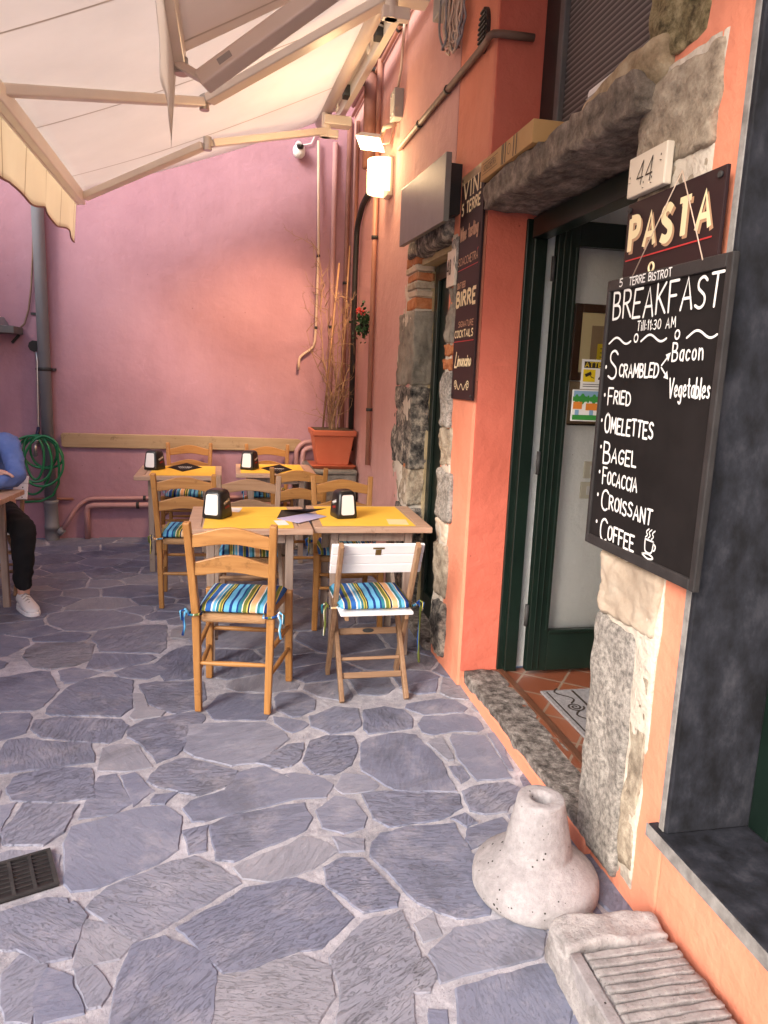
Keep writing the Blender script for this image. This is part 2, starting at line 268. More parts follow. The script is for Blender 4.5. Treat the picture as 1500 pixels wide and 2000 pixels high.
    ad = n.new("ShaderNodeMath"); ad.operation = 'ADD'; l.new(fl.outputs[0], ad.inputs[0]); l.new(sm.outputs[0], ad.inputs[1])
    b1 = n.new("ShaderNodeBump"); b1.inputs['Distance'].default_value = .0065; l.new(ad.outputs[0], b1.inputs['Height'])
    stg = n.new("ShaderNodeMath"); stg.operation = 'MULTIPLY_ADD'; stg.inputs[1].default_value = .6; stg.inputs[2].default_value = .4; l.new(sp.outputs[1], stg.inputs[0]); l.new(stg.outputs[0], b1.inputs['Strength'])
    t3 = noisen(n, l, tc.outputs['Object'], 90, 5, .7); b2 = n.new("ShaderNodeBump"); b2.inputs['Strength'].default_value = .35; b2.inputs['Distance'].default_value = .003
    l.new(t3.outputs[0], b2.inputs['Height']); l.new(b1.outputs[0], b2.inputs['Normal']); l.new(b2.outputs[0], b.inputs['Normal'])
    rr = ramp(n, [(.3, (.5, .5, .5)), (.7, (.75, .75, .75))]); l.new(t3.outputs[0], rr.inputs[0]); l.new(rr.outputs[0], b.inputs['Roughness'])
    MATS['paving_slate'] = m
slate_floor()
stone('paving_mortar', (.32, .315, .36), (.425, .415, .46), (.53, .515, .55), 22, .9, lo=.34, hi=.66, bdist=.008)
stone('step_block', (.28, .258, .255), (.38, .352, .348), (.47, .44, .43), 30, 1.0, lo=.34, hi=.66, bdist=.008)
def speckle(name, sc_, lo_, hi_, dark, light):
    m = MATS[name]; n = m.node_tree.nodes; l = m.node_tree.links; b = n["Principled BSDF"]; src = b.inputs['Base Color'].links[0].from_socket
    mp = coords(n, l); t = noisen(n, l, mp.outputs[0], sc_, 3, .8); r = ramp(n, [(lo_-.08, (dark,)*3), (lo_, (1, 1, 1)), (hi_, (1, 1, 1)), (hi_+.08, (light,)*3)]); l.new(t.outputs[0], r.inputs[0])
    mx = n.new("ShaderNodeMix"); mx.data_type = 'RGBA'; mx.blend_type = 'MULTIPLY'; mx.inputs[0].default_value = 1; l.new(src, mx.inputs[6]); l.new(r.outputs[0], mx.inputs[7]); l.new(mx.outputs[2], b.inputs['Base Color'])
speckle('paving_mortar', 190, .40, .64, .45, 1.6); speckle('concrete', 170, .38, .68, .6, 1.25); speckle('step_block', 150, .40, .64, .5, 1.35)
def terracotta_floor():
    m, n, l, b = newmat('terracotta_tiles'); b.inputs['Roughness'].default_value = .35
    mp = coords(n, l, (5, 5, 5), rot=(0, 0, R(38))); t = n.new("ShaderNodeTexBrick"); t.offset = 0; t.inputs['Scale'].default_value = 1; t.inputs['Brick Width'].default_value = 1; t.inputs['Row Height'].default_value = 1
    t.inputs['Mortar Size'].default_value = .03; t.inputs['Color1'].default_value = (.17, .052, .026, 1); t.inputs['Color2'].default_value = (.22, .075, .036, 1); t.inputs['Mortar'].default_value = (.22, .16, .12, 1)
    l.new(mp.outputs[0], t.inputs[0]); l.new(t.outputs[0], b.inputs['Base Color']); MATS['terracotta_tiles'] = m
terracotta_floor()
def mesh_panel():
    m, n, l, b = newmat('louvre_mesh'); b.inputs['Roughness'].default_value = .5
    mp = coords(n, l, (1, 1, 1)); sp = n.new("ShaderNodeSeparateXYZ"); l.new(mp.outputs[0], sp.inputs[0])
    a = n.new("ShaderNodeMath"); a.operation = 'MULTIPLY'; a.inputs[1].default_value = 44; l.new(sp.outputs[2], a.inputs[0])
    f = n.new("ShaderNodeMath"); f.operation = 'FRACT'; l.new(a.outputs[0], f.inputs[0])
    r = ramp(n, [(0, (.02, .016, .016)), (.55, (.08, .066, .064)), (.78, (.22, .20, .195)), (1, (.18, .165, .16))]); l.new(f.outputs[0], r.inputs[0])
    l.new(r.outputs[0], b.inputs['Base Color']); bumpn(n, l, b, f.outputs[0], .6, .01); MATS['louvre_mesh'] = m
mesh_panel()
# ------------------------------------------------------------------ object helpers
def thing(name, label, cat, loc=(0, 0, 0), rotz=0, group=None):
    o = bpy.data.objects.new(name, None); C.objects.link(o); o.empty_display_size = .1
    o.location = loc; o.rotation_euler = (0, 0, rotz); o['label'] = label; o['category'] = cat
    if group: o['group'] = group
    return o
def tag(o, label, cat, group=None):
    o['label'] = label; o['category'] = cat
    if group: o['group'] = group
    return o
def copy_tree(o, parent=None):
    c = o.copy(); C.objects.link(c); c.parent = parent
    for ch in list(o.children): copy_tree(ch, c)
    return c
def place(proto, first, loc, rotz, label=None, group=None):
    o = proto if first else copy_tree(proto)
    o.location = loc; o.rotation_euler = (0, 0, rotz)
    if label: o['label'] = label
    if group: o['group'] = group
    return o
class MB:
    def __init__(s): s.v = []; s.f = []; s.mi = []; s.sm = []
    def add(s, vs, fs, mi=0, smooth=False):
        k = len(s.v); s.v += [Vector(p) for p in vs]
        for f in fs: s.f.append([k+i for i in f]); s.mi.append(mi); s.sm.append(smooth)
        return s
    def box8(s, p, mi=0):   # p: 4 bottom (ccw) + 4 top
        return s.add(p, [(3, 2, 1, 0), (4, 5, 6, 7), (0, 1, 5, 4), (1, 2, 6, 5), (2, 3, 7, 6), (3, 0, 4, 7)], mi)
    def box(s, x0, x1, y0, y1, z0, z1, mi=0):
        return s.box8([(x0, y0, z0), (x1, y0, z0), (x1, y1, z0), (x0, y1, z0), (x0, y0, z1), (x1, y0, z1), (x1, y1, z1), (x0, y1, z1)], mi)
    def bar(s, a, b, wx_, wy_, mi=0, ref=(1, 0, 0), ends=(1, 1)):   # rectangular bar from a to b
        a = Vector(a); b = Vector(b); d = (b-a).normalized(); r = Vector(ref); r = (r-d*r.dot(d)).normalized(); q = d.cross(r)
        P = []
        for c, k in ((a, ends[0]), (b, ends[1])):
            for sx, sy in ((-1, -1), (1, -1), (1, 1), (-1, 1)): P.append(c+r*(sx*wx_/2*k)+q*(sy*wy_/2*k))
        return s.box8(P, mi)
    def tube(s, pts, rad, seg=10, mi=0, cap=True, smooth=True):
        pts = [Vector(p) for p in pts]; n = len(pts); rad = rad if isinstance(rad, (list, tuple)) else [rad]*n
        d0 = (pts[1]-pts[0]).normalized(); u = d0.orthogonal().normalized(); vs = []; fs = []
        for i, p in enumerate(pts):
            d = (pts[min(i+1, n-1)]-pts[max(i-1, 0)]).normalized(); u = (u-d*u.dot(d)).normalized(); q = d.cross(u)
            for k in range(seg): a = 2*math.pi*k/seg; vs.append(p+(u*math.cos(a)+q*math.sin(a))*rad[i])
        for i in range(n-1):
            for k in range(seg): fs.append((i*seg+k, i*seg+(k+1) % seg, (i+1)*seg+(k+1) % seg, (i+1)*seg+k))
        s.add(vs, fs, mi, smooth)
        if cap:
            s.add(vs[:seg], [tuple(range(seg-1, -1, -1))], mi); s.add(vs[-seg:], [tuple(range(seg))], mi)
        return s
    def lathe(s, prof, c=(0, 0, 0), seg=40, mi=0, smooth=True):
        vs = []; fs = []; c = Vector(c)
        for r_, z in prof:
            for k in range(seg): a = 2*math.pi*k/seg; vs.append(c+Vector((r_*math.cos(a), r_*math.sin(a), z)))
        for i in range(len(prof)-1):
            for k in range(seg): fs.append((i*seg+k, i*seg+(k+1) % seg, (i+1)*seg+(k+1) % seg, (i+1)*seg+k))
        return s.add(vs, fs, mi, smooth)
    def prism(s, poly, o, ax, ay, d, mi=0):   # planar polygon extruded by vector d
        o = Vector(o); ax = Vector(ax); ay = Vector(ay); d = Vector(d); n = len(poly)
        p = [o+ax*x+ay*y for x, y in poly]; q = [v+d for v in p]
        fs = [tuple(range(n-1, -1, -1)), tuple(range(n, 2*n))]+[(i, (i+1) % n, n+(i+1) % n, n+i) for i in range(n)]
        return s.add(p+q, fs, mi)
    def rock(s, x0, x1, y0, y1, z0, z1, seed=0, amp=.012, cuts=9, mi=0, rnd=.22, micro=.3):
        bm = bmesh.new(); bmesh.ops.create_cube(bm, size=2.0)
        bmesh.ops.subdivide_edges(bm, edges=bm.edges[:], cuts=cuts, use_grid_fill=True)
        cx, cy, cz = (x0+x1)/2, (y0+y1)/2, (z0+z1)/2; hx, hy, hz = abs(x1-x0)/2, abs(y1-y0)/2, abs(z1-z0)/2
        rr = min(hx, hy, hz)*rnd*2; k = len(s.v); vs = []
        for v in bm.verts:
            p = Vector((v.co.x*hx, v.co.y*hy, v.co.z*hz))
            q = Vector((max(-hx+rr, min(hx-rr, p.x)), max(-hy+rr, min(hy-rr, p.y)), max(-hz+rr, min(hz-rr, p.z))))
            d = p-q
            if d.length > 1e-6: p = q+d.normalized()*min(d.length, rr)
            P = p+Vector((cx, cy, cz)); so = Vector((seed*7.3, seed*3.1, seed*1.7))
            P += Vector((noise.noise(P*4+so), noise.noise(P*4+so+Vector((9, 0, 0))), noise.noise(P*4+so+Vector((0, 9, 0)))))*amp*1.6
            P += Vector((noise.noise(P*17+so), noise.noise(P*17+so+Vector((9, 0, 0))), noise.noise(P*17+so+Vector((0, 9, 0)))))*amp*micro*1.6
            if cuts > 14: e_ = noise.noise(P*38+so)+.5*noise.noise(P*80+so); P += d.normalized()*e_*amp*.35 if d.length > 1e-6 else p.normalized()*0
            vs.append(P)
        bm.verts.index_update(); fs = [tuple(v.index for v in f.verts) for f in bm.faces]; bm.free()
        return s.add(vs, fs, mi, True)
    def build(s, name, mats, parent=None, bevel=0, bseg=2, world=False, subsurf=0, smooth=None):
        me = bpy.data.meshes.new(name)
        off = Vector(parent.location) if (parent is not None and world) else Vector((0, 0, 0))
        if world and parent is not None:
            pp = parent
            while pp.parent is not None: pp = pp.parent; off = off+Vector(pp.location)
        me.from_pydata([tuple(v-off) for v in s.v], [], s.f)
        mats = mats if isinstance(mats, (list, tuple)) else [mats]
        for m in mats: me.materials.append(MATS[m] if isinstance(m, str) else m)
        me.polygons.foreach_set('material_index', s.mi); me.polygons.foreach_set('use_smooth', s.sm if smooth is None else [smooth]*len(s.f))
        me.update()
        if any(s.sm): 
            bm = bmesh.new(); bm.from_mesh(me); bmesh.ops.remove_doubles(bm, verts=bm.verts, dist=1e-5) if not bevel else None; bmesh.ops.recalc_face_normals(bm, faces=bm.faces); bm.to_mesh(me); bm.free()
        o = bpy.data.objects.new(name, me); C.objects.link(o)
        if parent is not None: o.parent = parent
        if bevel:
            b = o.modifiers.new("bevel", 'BEVEL'); b.width = bevel; b.segments = bseg; b.limit_method = 'ANGLE'; b.angle_limit = R(38)
        if subsurf:
            b = o.modifiers.new("subsurf", 'SUBSURF'); b.levels = subsurf; b.render_levels = subsurf
        return o
# ------------------------------------------------------------------ stroke lettering
O_ = "~.28,1 .05,.85 0,.5 .05,.15 .28,0 .51,.15 .56,.5 .51,.85 .28,1"
GLY = {
 'A': (.6, "0,0 .3,1 .6,0;.1,.35 .5,.35"), 'B': (.55, "0,0 0,1;~0,1 .42,.98 .46,.75 .34,.55 0,.52;~0,.52 .46,.5 .55,.26 .42,.02 0,0"),
 'C': (.55, "~.55,.85 .35,1 .08,.87 0,.5 .08,.13 .35,0 .55,.12"), 'D': (.57, "0,0 0,1;~0,1 .35,.98 .57,.7 .57,.3 .35,.02 0,0"),
 'E': (.5, ".5,1 0,1;0,1 0,0;0,0 .5,0;0,.52 .4,.52"), 'F': (.5, ".5,1 0,1;0,1 0,0;0,.52 .4,.52"),
 'G': (.58, "~.55,.85 .35,1 .08,.87 0,.5 .08,.13 .35,0 .56,.15 .56,.4;.32,.42 .58,.42"), 'H': (.55, "0,0 0,1;.55,0 .55,1;0,.5 .55,.5"),
 'I': (.02, "0,0 0,1"), 'K': (.55, "0,0 0,1;.5,1 0,.45;.12,.55 .55,0"), 'L': (.45, "0,1 0,0;0,0 .45,0"), 'M': (.7, "0,0 .06,1;.06,1 .35,.3;.35,.3 .64,1;.64,1 .7,0"),
 'N': (.52, "0,0 0,1;0,1 .52,0;.52,0 .52,1"), 'O': (.56, O_), 'P': (.5, "0,0 0,1;~0,1 .42,.98 .5,.74 .4,.5 0,.48"),
 'R': (.55, "0,0 0,1;~0,1 .42,.98 .5,.76 .4,.53 0,.5;.2,.5 .55,0"), 'S': (.5, "~.48,.85 .3,1 .05,.9 .05,.65 .25,.52 .46,.38 .47,.12 .25,0 0,.12"),
 'T': (.55, "0,1 .55,1;.275,1 .275,0"), 'U': (.52, "~0,1 0,.25 .1,.02 .4,.02 .52,.25 .52,1"), 'V': (.55, "0,1 .28,0;.28,0 .55,1"), 'W': (.8, "0,1 .2,0;.2,0 .4,.8;.4,.8 .6,0;.6,0 .8,1"), 'Z': (.5, "0,1 .5,1;.5,1 0,0;0,0 .5,0"),
 '0': (.5, "~.25,1 .05,.85 0,.5 .05,.15 .25,0 .45,.15 .5,.5 .45,.85 .25,1"), '1': (.16, "0,.75 .16,1;.16,1 .16,0"), '3': (.45, "~.02,.9 .25,1 .43,.85 .4,.62 .18,.53;~.18,.53 .42,.47 .46,.2 .25,0 0,.1"),
 '4': (.5, ".38,0 .38,1;.38,1 0,.3;0,.3 .5,.3"), '5': (.45, ".42,1 .06,1;.06,1 .03,.58;~.03,.58 .25,.65 .45,.45 .42,.12 .2,0 0,.1"), '8': (.45, "~.22,1 .04,.86 .06,.64 .22,.53 .42,.38 .42,.12 .22,0 .02,.12 .02,.38 .22,.53 .38,.64 .4,.86 .22,1"),
 ':': (.02, "0,.12 0,.2;0,.5 0,.58"), '.': (.02, "0,.45 0,.53"),
 'a': (.36, "~.34,.5 .2,.6 .02,.45 .02,.12 .2,0 .34,.12;.35,.58 .35,0"), 'b': (.36, "0,1 0,0;~0,.45 .18,.6 .36,.45 .36,.15 .18,0 0,.12"), 'c': (.34, "~.34,.48 .18,.6 .02,.45 .02,.15 .18,0 .34,.12"),
 'e': (.38, "~.03,.3 .36,.33 .3,.57 .16,.6 .02,.42 .03,.14 .2,0 .37,.12"), 'g': (.36, "~.34,.5 .2,.6 .02,.45 .02,.15 .2,.03 .34,.15;~.35,.58 .35,-.2 .2,-.33 .02,-.22"), 'h': (.36, "0,1 0,0;~0,.4 .18,.6 .34,.45 .35,0"),
 'i': (.02, "0,0 0,.58;0,.78 0,.84"), 'k': (.34, "0,1 0,0;.32,.58 0,.25;.08,.32 .34,0"), 'l': (.02, "0,0 0,1"), 'm': (.6, "0,0 0,.58;~0,.4 .14,.6 .28,.45 .29,0;~.29,.4 .44,.6 .58,.45 .6,0"), 'n': (.35, "0,0 0,.58;~0,.4 .18,.6 .33,.45 .35,0"),
 'o': (.38, "~.19,.6 .03,.48 .02,.15 .19,0 .36,.15 .35,.48 .19,.6"), 's': (.3, "~.29,.5 .15,.6 .02,.48 .14,.33 .29,.2 .2,.02 .01,.08"), 't': (.3, "~.14,.95 .14,.1 .3,.03;0,.62 .3,.62"), 'w': (.5, "0,.58 .12,0;.12,0 .25,.5;.25,.5 .38,0;.38,0 .5,.58"),
}
def smooth_line(p, it=3):
    for _ in range(it):
        q = [p[0]]
        for a, b in zip(p, p[1:]): q += [(a[0]*.75+b[0]*.25, a[1]*.75+b[1]*.25), (a[0]*.25+b[0]*.75, a[1]*.25+b[1]*.75)]
        p = q+[p[-1]]
    return p
def ribbon(mb, P, w_, nrm, mi=0, capr=True):
    nrm = Vector(nrm); n = len(P); vs = []; fs = []
    if n == 2 and (P[1]-P[0]).length < 1e-7: return
    if capr:
        d = (P[0]-P[1]).normalized(); P = [P[0]+d*w_*.45]+P; d = (P[-1]-P[-2]).normalized(); P = P+[P[-1]+d*w_*.45]; n += 2
    for i, p in enumerate(P):
        d = (P[min(i+1, n-1)]-P[max(i-1, 0)]).normalized(); q = nrm.cross(d); k = .45 if capr and i in (0, n-1) else 1
        vs += [p+q*w_/2*k, p-q*w_/2*k]
    for i in range(n-1): fs.append((2*i, 2*i+1, 2*i+3, 2*i+2))
    mb.add(vs, fs, mi)
def write(mb, text, o, rt, upv, cap, wf=1.0, sw=.1, gap=.22, slant=0, serif=0, jit=0, mi=0, width=None, first=1.0, bold=0):
    """strokes of text from its lower left corner o; cap = capital height; sw = stroke width / cap"""
    o = Vector(o); rt = Vector(rt); upv = Vector(upv); nrm = rt.cross(upv)
    def total(): 
        return sum((GLY[c][0] if c != ' ' else .35)*(first if i == 0 else 1)+gap for i, c in enumerate(text))-gap
    if width: wf = width/(total()*cap)
    x = 0; rnd = random.Random(len(text)*31+ord(text[0])); layer = 0
    for i, c in enumerate(text):
        if c == ' ': x += (.35+gap); continue
        gw, st = GLY[c]; k = first if i == 0 else 1; dy = rnd.uniform(-jit, jit); rot = rnd.uniform(-jit, jit)*1.2
        for s_ in st.split(';'):
            sm = s_.startswith('~'); p = [tuple(map(float, q.split(','))) for q in s_.lstrip('~').split()]
            if sm: p = smooth_line(p)
            vert = abs(p[0][0]-p[-1][0]) < abs(p[0][1]-p[-1][1])
            P = []; layer += 1
            for a, b in p:
                b2 = b*k; xx = x+a*k+slant*b2+rot*(b-.5); P.append(o+rt*(xx*cap*wf)+upv*((b2+dy-(k-1)*.35*(k > 1))*cap)+nrm*(.00012*layer))
            ww = sw*cap*(1 if not bold or vert or sm else bold)
            ribbon(mb, P, ww, nrm, mi, capr=not serif)
            if serif and not sm and vert:
                for a, b in (p[0], p[-1]):
                    if b in (0.0, 1.0):
                        cpt = o+rt*((x+a*k+slant*b*k)*cap*wf)+upv*((b*k+dy+(-.02 if b else .02))*cap)+nrm*(.00012*layer+.00005)
                        ribbon(mb, [cpt-rt*serif*cap*wf, cpt+rt*serif*cap*wf], sw*cap*.35, nrm, mi, capr=False)
        x += gw*k+gap
    return x*cap*wf
# ================================================================== THE SETTING
# ---- crazy paving: hand-placed slabs in the foreground, random ones beyond
SLABS_A = [  # crop origin (0,1200), scale .5333
 [(365,60),(590,45),(570,135),(370,130)],[(135,105),(340,110),(330,165),(180,195),(125,150)],[(345,142),(550,155),(470,185),(390,205),(320,192)],
 [(480,190),(560,182),(605,202),(560,228),(450,222),(430,210)],[(570,180),(690,122),(712,215),(600,235)],[(310,238),(470,242),(490,300),(480,340),(440,370),(200,355),(230,310)],
 [(515,257),(715,257),(710,335),(640,362),(560,320),(525,285)],[(485,290),(528,292),(530,340),(605,352),(590,370),(500,370)],[(0,245),(165,212),(180,280),(120,348),(0,345)],
 [(135,385),(400,378),(465,402),(400,468),(180,450),(120,420)],[(475,415),(600,372),(712,357),(750,378),(660,495),(575,538),(505,450)],[(380,487),(500,478),(555,555),(362,568)],
 [(705,402),(970,402),(1045,440),(950,538),(850,548),(685,495)],[(775,370),(832,290),(945,290),(978,340),(970,383),(800,378)],[(92,592),(180,562),(328,562),(342,668),(200,682),(48,678)],
 [(362,592),(425,585),(475,688),(420,728),(292,742),(330,680)],[(445,592),(500,583),(556,640),(490,698)],[(560,592),(680,533),(865,570),(838,618),(720,652),(542,610)],[(575,662),(645,652),(600,688),(562,688)],
 [(702,700),(830,642),(862,582),(970,562),(1020,612),(1150,588),(1215,620),(1178,648),(960,688),(722,742)],[(12,800),(92,692),(278,698),(258,740),(150,828),(22,835)],
 [(285,772),(600,702),(636,742),(646,858),(560,898),(302,985)],[(675,790),(758,772),(752,858),(692,868)],[(772,772),(860,742),(1108,687),(1098,788),(860,898),(802,888)],
 [(862,920),(1110,818),(1236,865),(1150,908),(990,968),(902,958)],[(425,1010),(690,898),(876,985),(770,1048),(620,1128),(500,1196),(322,1070)],[(655,1140),(750,1092),(850,1042),(1090,968),(1265,1110),(1180,1178),(900,1298),(822,1308)],
 [(792,1322),(880,1312),(1100,1248),(1198,1292),(1198,1400),(1060,1488),(990,1600),(782,1610)],[(440,1420),(490,1212),(600,1182),(740,1242),(780,1302),(768,1600),(385,1600)],
 [(42,1282),(80,1245),(162,1292),(132,1398),(118,1490),(22,1480)],[(135,1385),(180,1296),(258,1335),(268,1390),(305,1450),(132,1496)],[(275,1302),(340,1294),(386,1370),(368,1428),(322,1438),(278,1350)],[(315,1117),(400,1142),(484,1200),(430,1256),(272,1286)],[(12,1122),(250,1064),(305,1112),(258,1248),(150,1266),(22,1180)],
 [(0,850),(0,700),(60,690),(0,790)],[(5,365),(110,362),(90,430),(0,455)],[(30,460),(330,470),(340,540),(200,552),(0,560)],[(620,230),(690,245),(720,250)],[(20,1510),(370,1520),(360,1640),(0,1640)]]
SLABS_B = [  # crop origin (500,1300), scale .4
 [(120,137),(243,142),(238,198),(180,238),(112,195)],[(275,265),(400,222),(496,212),(506,290),(372,318)],[(533,218),(698,227),(716,290),(560,328),(540,310)],[(86,247),(232,287),(180,318),(142,308)],
 [(283,372),(350,357),(468,357),(478,400),(380,522),(282,518),(258,400)],[(4,470),(62,432),(226,374),(190,452),(130,478)],[(524,382),(640,337),(738,342),(828,402),(958,562),(974,608),(682,603),(562,500)],
 [(843,372),(908,358),(953,448),(932,453)],[(963,342),(1118,342),(1236,530),(1080,558),(1002,420)],[(947,492),(1008,492),(1038,540),(1000,568)],[(393,590),(442,537),(520,542),(577,580),(560,603),(432,608)],
 [(528,627),(978,622),(997,690),(880,738),(642,768),(572,690)],[(343,710),(402,662),(478,672),(522,740),(432,803),(392,788)],[(1017,612),(1100,582),(1218,572),(1306,610),(1200,688),(1062,703)],[(958,745),(1020,722),(1067,760),(1032,778)],
 [(383,842),(512,852),(498,893),(412,903)],[(594,870),(760,792),(958,772),(1018,850),(1048,960),(1126,1188),(980,1198),(832,1108),(692,1048),(624,950)],[(344,995),(450,953),(538,982),(676,1120),(668,1158),(532,1178),(404,1050)],
 [(783,1260),(858,1232),(888,1300),(822,1333)],[(723,1282),(768,1302),(768,1328),(732,1318)],[(864,1390),(1000,1303),(1180,1258),(1330,1283),(1396,1310),(1358,1398),(1140,1468),(912,1542)],[(783,1432),(828,1432),(866,1520),(848,1578),(772,1578)],
 [(1004,1590),(1140,1523),(1310,1493),(1500,1483),(1500,1800),(1300,1850),(1014,1850)],[(878,1692),(930,1692),(960,1850),(850,1850)],[(378,1420),(560,1262),(708,1208),(756,1290),(786,1400),(758,1600),(788,1850),(524,1850),(444,1540)],[(1053,792),(1198,738),(1226,800),(1060,888),(1032,840)],
 [(820,250),(1020,245),(1060,300),(860,310)],[(1130,330),(1180,335),(1250,500),(1230,500)],[(760,200),(960,170),(1000,215),(820,235)]]
def paving():
    polys = []
    for S, ox, oy, s in ((SLABS_A, 0, 1200, .53333), (SLABS_B, 500, 1300, .4)):
        for p in S: polys.append([tuple(onZ(ox+x*s, oy+y*s, 0))[:2] for x, y in p])
    def inside(p, poly):
        c = False; n = len(poly)
        for i in range(n):
            a, b = poly[i], poly[(i+1) % n]
            if (a[1] > p[1]) != (b[1] > p[1]) and p[0] < (b[0]-a[0])*(p[1]-a[1])/(b[1]-a[1])+a[0]: c = not c
        return c
    grown = []
    for p in polys:
        cx = sum(a for a, b in p)/len(p); cy = sum(b for a, b in p)/len(p)
        grown.append([(cx+(a-cx)*(1+.011/max(.03, math.hypot(a-cx, b-cy))), cy+(b-cy)*(1+.011/max(.03, math.hypot(a-cx, b-cy)))) for a, b in p])
    polys = grown; traced = polys[:]; boxes = [(min(x for x, y in p), max(x for x, y in p), min(y for x, y in p), max(y for x, y in p)) for p in traced]
    def covered(p, m=0.0):
        for q, b in zip(traced, boxes):
            if b[0] <= p[0] <= b[1] and b[2] <= p[1] <= b[3] and inside(p, q): return True
        return False
    rnd = random.Random(5); sites = []
    x0, x1, y0, y1 = -4.6, 1.45, -2.6, 7.1
    tries = 0
    while tries < 9000 and len(sites) < 900:
        tries += 1; p = (rnd.uniform(x0, x1), rnd.uniform(y0, y1)); d = rnd.choice((.10, .15, .20, .26, .30))
        if all(((p[0]-q[0])/1.35)**2+(p[1]-q[1])**2 > (.5*(d+q[2]))**2 for q in sites): sites.append((p[0], p[1], d))
    for i, (sx, sy, d) in enumerate(sites):
        if covered((sx, sy)): continue
        poly = [(sx-1, sy-1), (sx+1, sy-1), (sx+1, sy+1), (sx-1, sy+1)]
        for j, (qx, qy, e) in enumerate(sites):
            if i == j or abs(qx-sx) > 1 or abs(qy-sy) > 1: continue
            dx, dy = (qx-sx)/1.35**2, qy-sy; t = .5+.5*(d*d-e*e)/max(1e-6, ((qx-sx)/1.35)**2+dy*dy)*.35
            t = min(.85, max(.15, t)); mx, my = sx+(qx-sx)*t, sy+(qy-sy)*t; out = []
            for k in range(len(poly)):
                a, b = poly[k], poly[(k+1) % len(poly)]; da = (a[0]-mx)*dx+(a[1]-my)*dy; db = (b[0]-mx)*dx+(b[1]-my)*dy
                if da <= 0: out.append(a)
                if da*db < 0: u = da/(da-db); out.append((a[0]+(b[0]-a[0])*u, a[1]+(b[1]-a[1])*u))
            poly = out
            if len(poly) < 3: break
        if len(poly) < 3: continue
        cx = sum(p[0] for p in poly)/len(poly); cy = sum(p[1] for p in poly)/len(poly)
        g = rnd.uniform(.005, .012); q = []
        for px, py in poly:
            L = math.hypot(px-cx, py-cy); k = max(.3, 1-g/max(L, .02)*1.25); q.append((cx+(px-cx)*k, cy+(py-cy)*k))
        test = [((q[k][0]*(1-t)+q[(k+1) % len(q)][0]*t), (q[k][1]*(1-t)+q[(k+1) % len(q)][1]*t)) for k in range(len(q)) for t in (0, .33, .66)]+[(cx, cy)]
        if any(covered(t) for t in test):     # shrink once, else skip
            q = [(cx+(a-cx)*.72, cy+(b-cy)*.72) for a, b in q]
            test = [(cx+(a-cx)*.72, cy+(b-cy)*.72) for a, b in test]
            if any(covered(t) for t in test) or any(covered(t) for t in q): continue
        polys.append(q)
    from mathutils.kdtree import KDTree
    out_ = []
    for q in polys:
        ar = sum(q[k][0]*q[(k+1) % len(q)][1]-q[(k+1) % len(q)][0]*q[k][1] for k in range(len(q)))/2
        if abs(ar) < .0008: continue
        if ar < 0: q = q[::-1]
        pts = []; n = len(q)
        for k in range(n):
            a, b, c = q[k-1], q[k], q[(k+1) % n]; e1 = .96
            pts += [(b[0]*e1+a[0]*(1-e1), b[1]*e1+a[1]*(1-e1)), (b[0]*.98+.01*(a[0]+c[0]), b[1]*.98+.01*(a[1]+c[1])), (b[0]*e1+c[0]*(1-e1), b[1]*e1+c[1]*(1-e1))]
        dense = []
        for k in range(len(pts)):
            a, b = pts[k], pts[(k+1) % len(pts)]; L = math.hypot(b[0]-a[0], b[1]-a[1]); m = max(1, int(L/.02))
            for t in range(m): dense.append((a[0]+(b[0]-a[0])*t/m, a[1]+(b[1]-a[1])*t/m))
        out_.append(dense)
    polys = out_
    for it in range(4):
        tot = sum(len(q) for q in polys); kd = KDTree(tot); own = []
        for i, q in enumerate(polys):
            for p in q: kd.insert((p[0], p[1], 0), len(own)); own.append(i)
        kd.balance(); new = []
        for i, q in enumerate(polys):
            m = len(q); r_ = []
            for k in range(m):
                p = q[k]; a, b = q[k-2], q[(k+2) % m]; tx, ty = b[0]-a[0], b[1]-a[1]; L = math.hypot(tx, ty) or 1; nx, ny = ty/L, -tx/L
                near = .2
                for co, idx, dist in kd.find_range((p[0]+nx*.03, p[1]+ny*.03, 0), .07):
                    if own[idx] != i:
                        vx, vy = co[0]-p[0], co[1]-p[1]; near = min(near, math.hypot(vx, vy) if vx*nx+vy*ny > 0 else .0)
                gap = .017+.006*noise.noise(Vector((p[0]*2, p[1]*2, 3))); mv = max(0, min(.012, (near-gap)*.5)); r_.append((p[0], p[1], nx, ny, mv))
            mm = [min(r_[k][4]*1.3, (r_[k-2][4]+r_[k-1][4]+r_[k][4]+r_[(k+1) % m][4]+r_[(k+2) % m][4])/5) for k in range(m)]; r_ = [(r_[k][0]+r_[k][2]*mm[k], r_[k][1]+r_[k][3]*mm[k]) for k in range(m)]
            new.append(r_)
        polys = new
    def dp(p, eps):
        if len(p) < 3: return p
        a, b = p[0], p[-1]; L = math.hypot(b[0]-a[0], b[1]-a[1]) or 1e-9; best = 0; bi = 0
        for i in range(1, len(p)-1):
            d = abs((b[0]-a[0])*(a[1]-p[i][1])-(a[0]-p[i][0])*(b[1]-a[1]))/L
            if d > best: best, bi = d, i
        return [a, b] if best < eps else dp(p[:bi+1], eps)[:-1]+dp(p[bi:], eps)
    ang = []
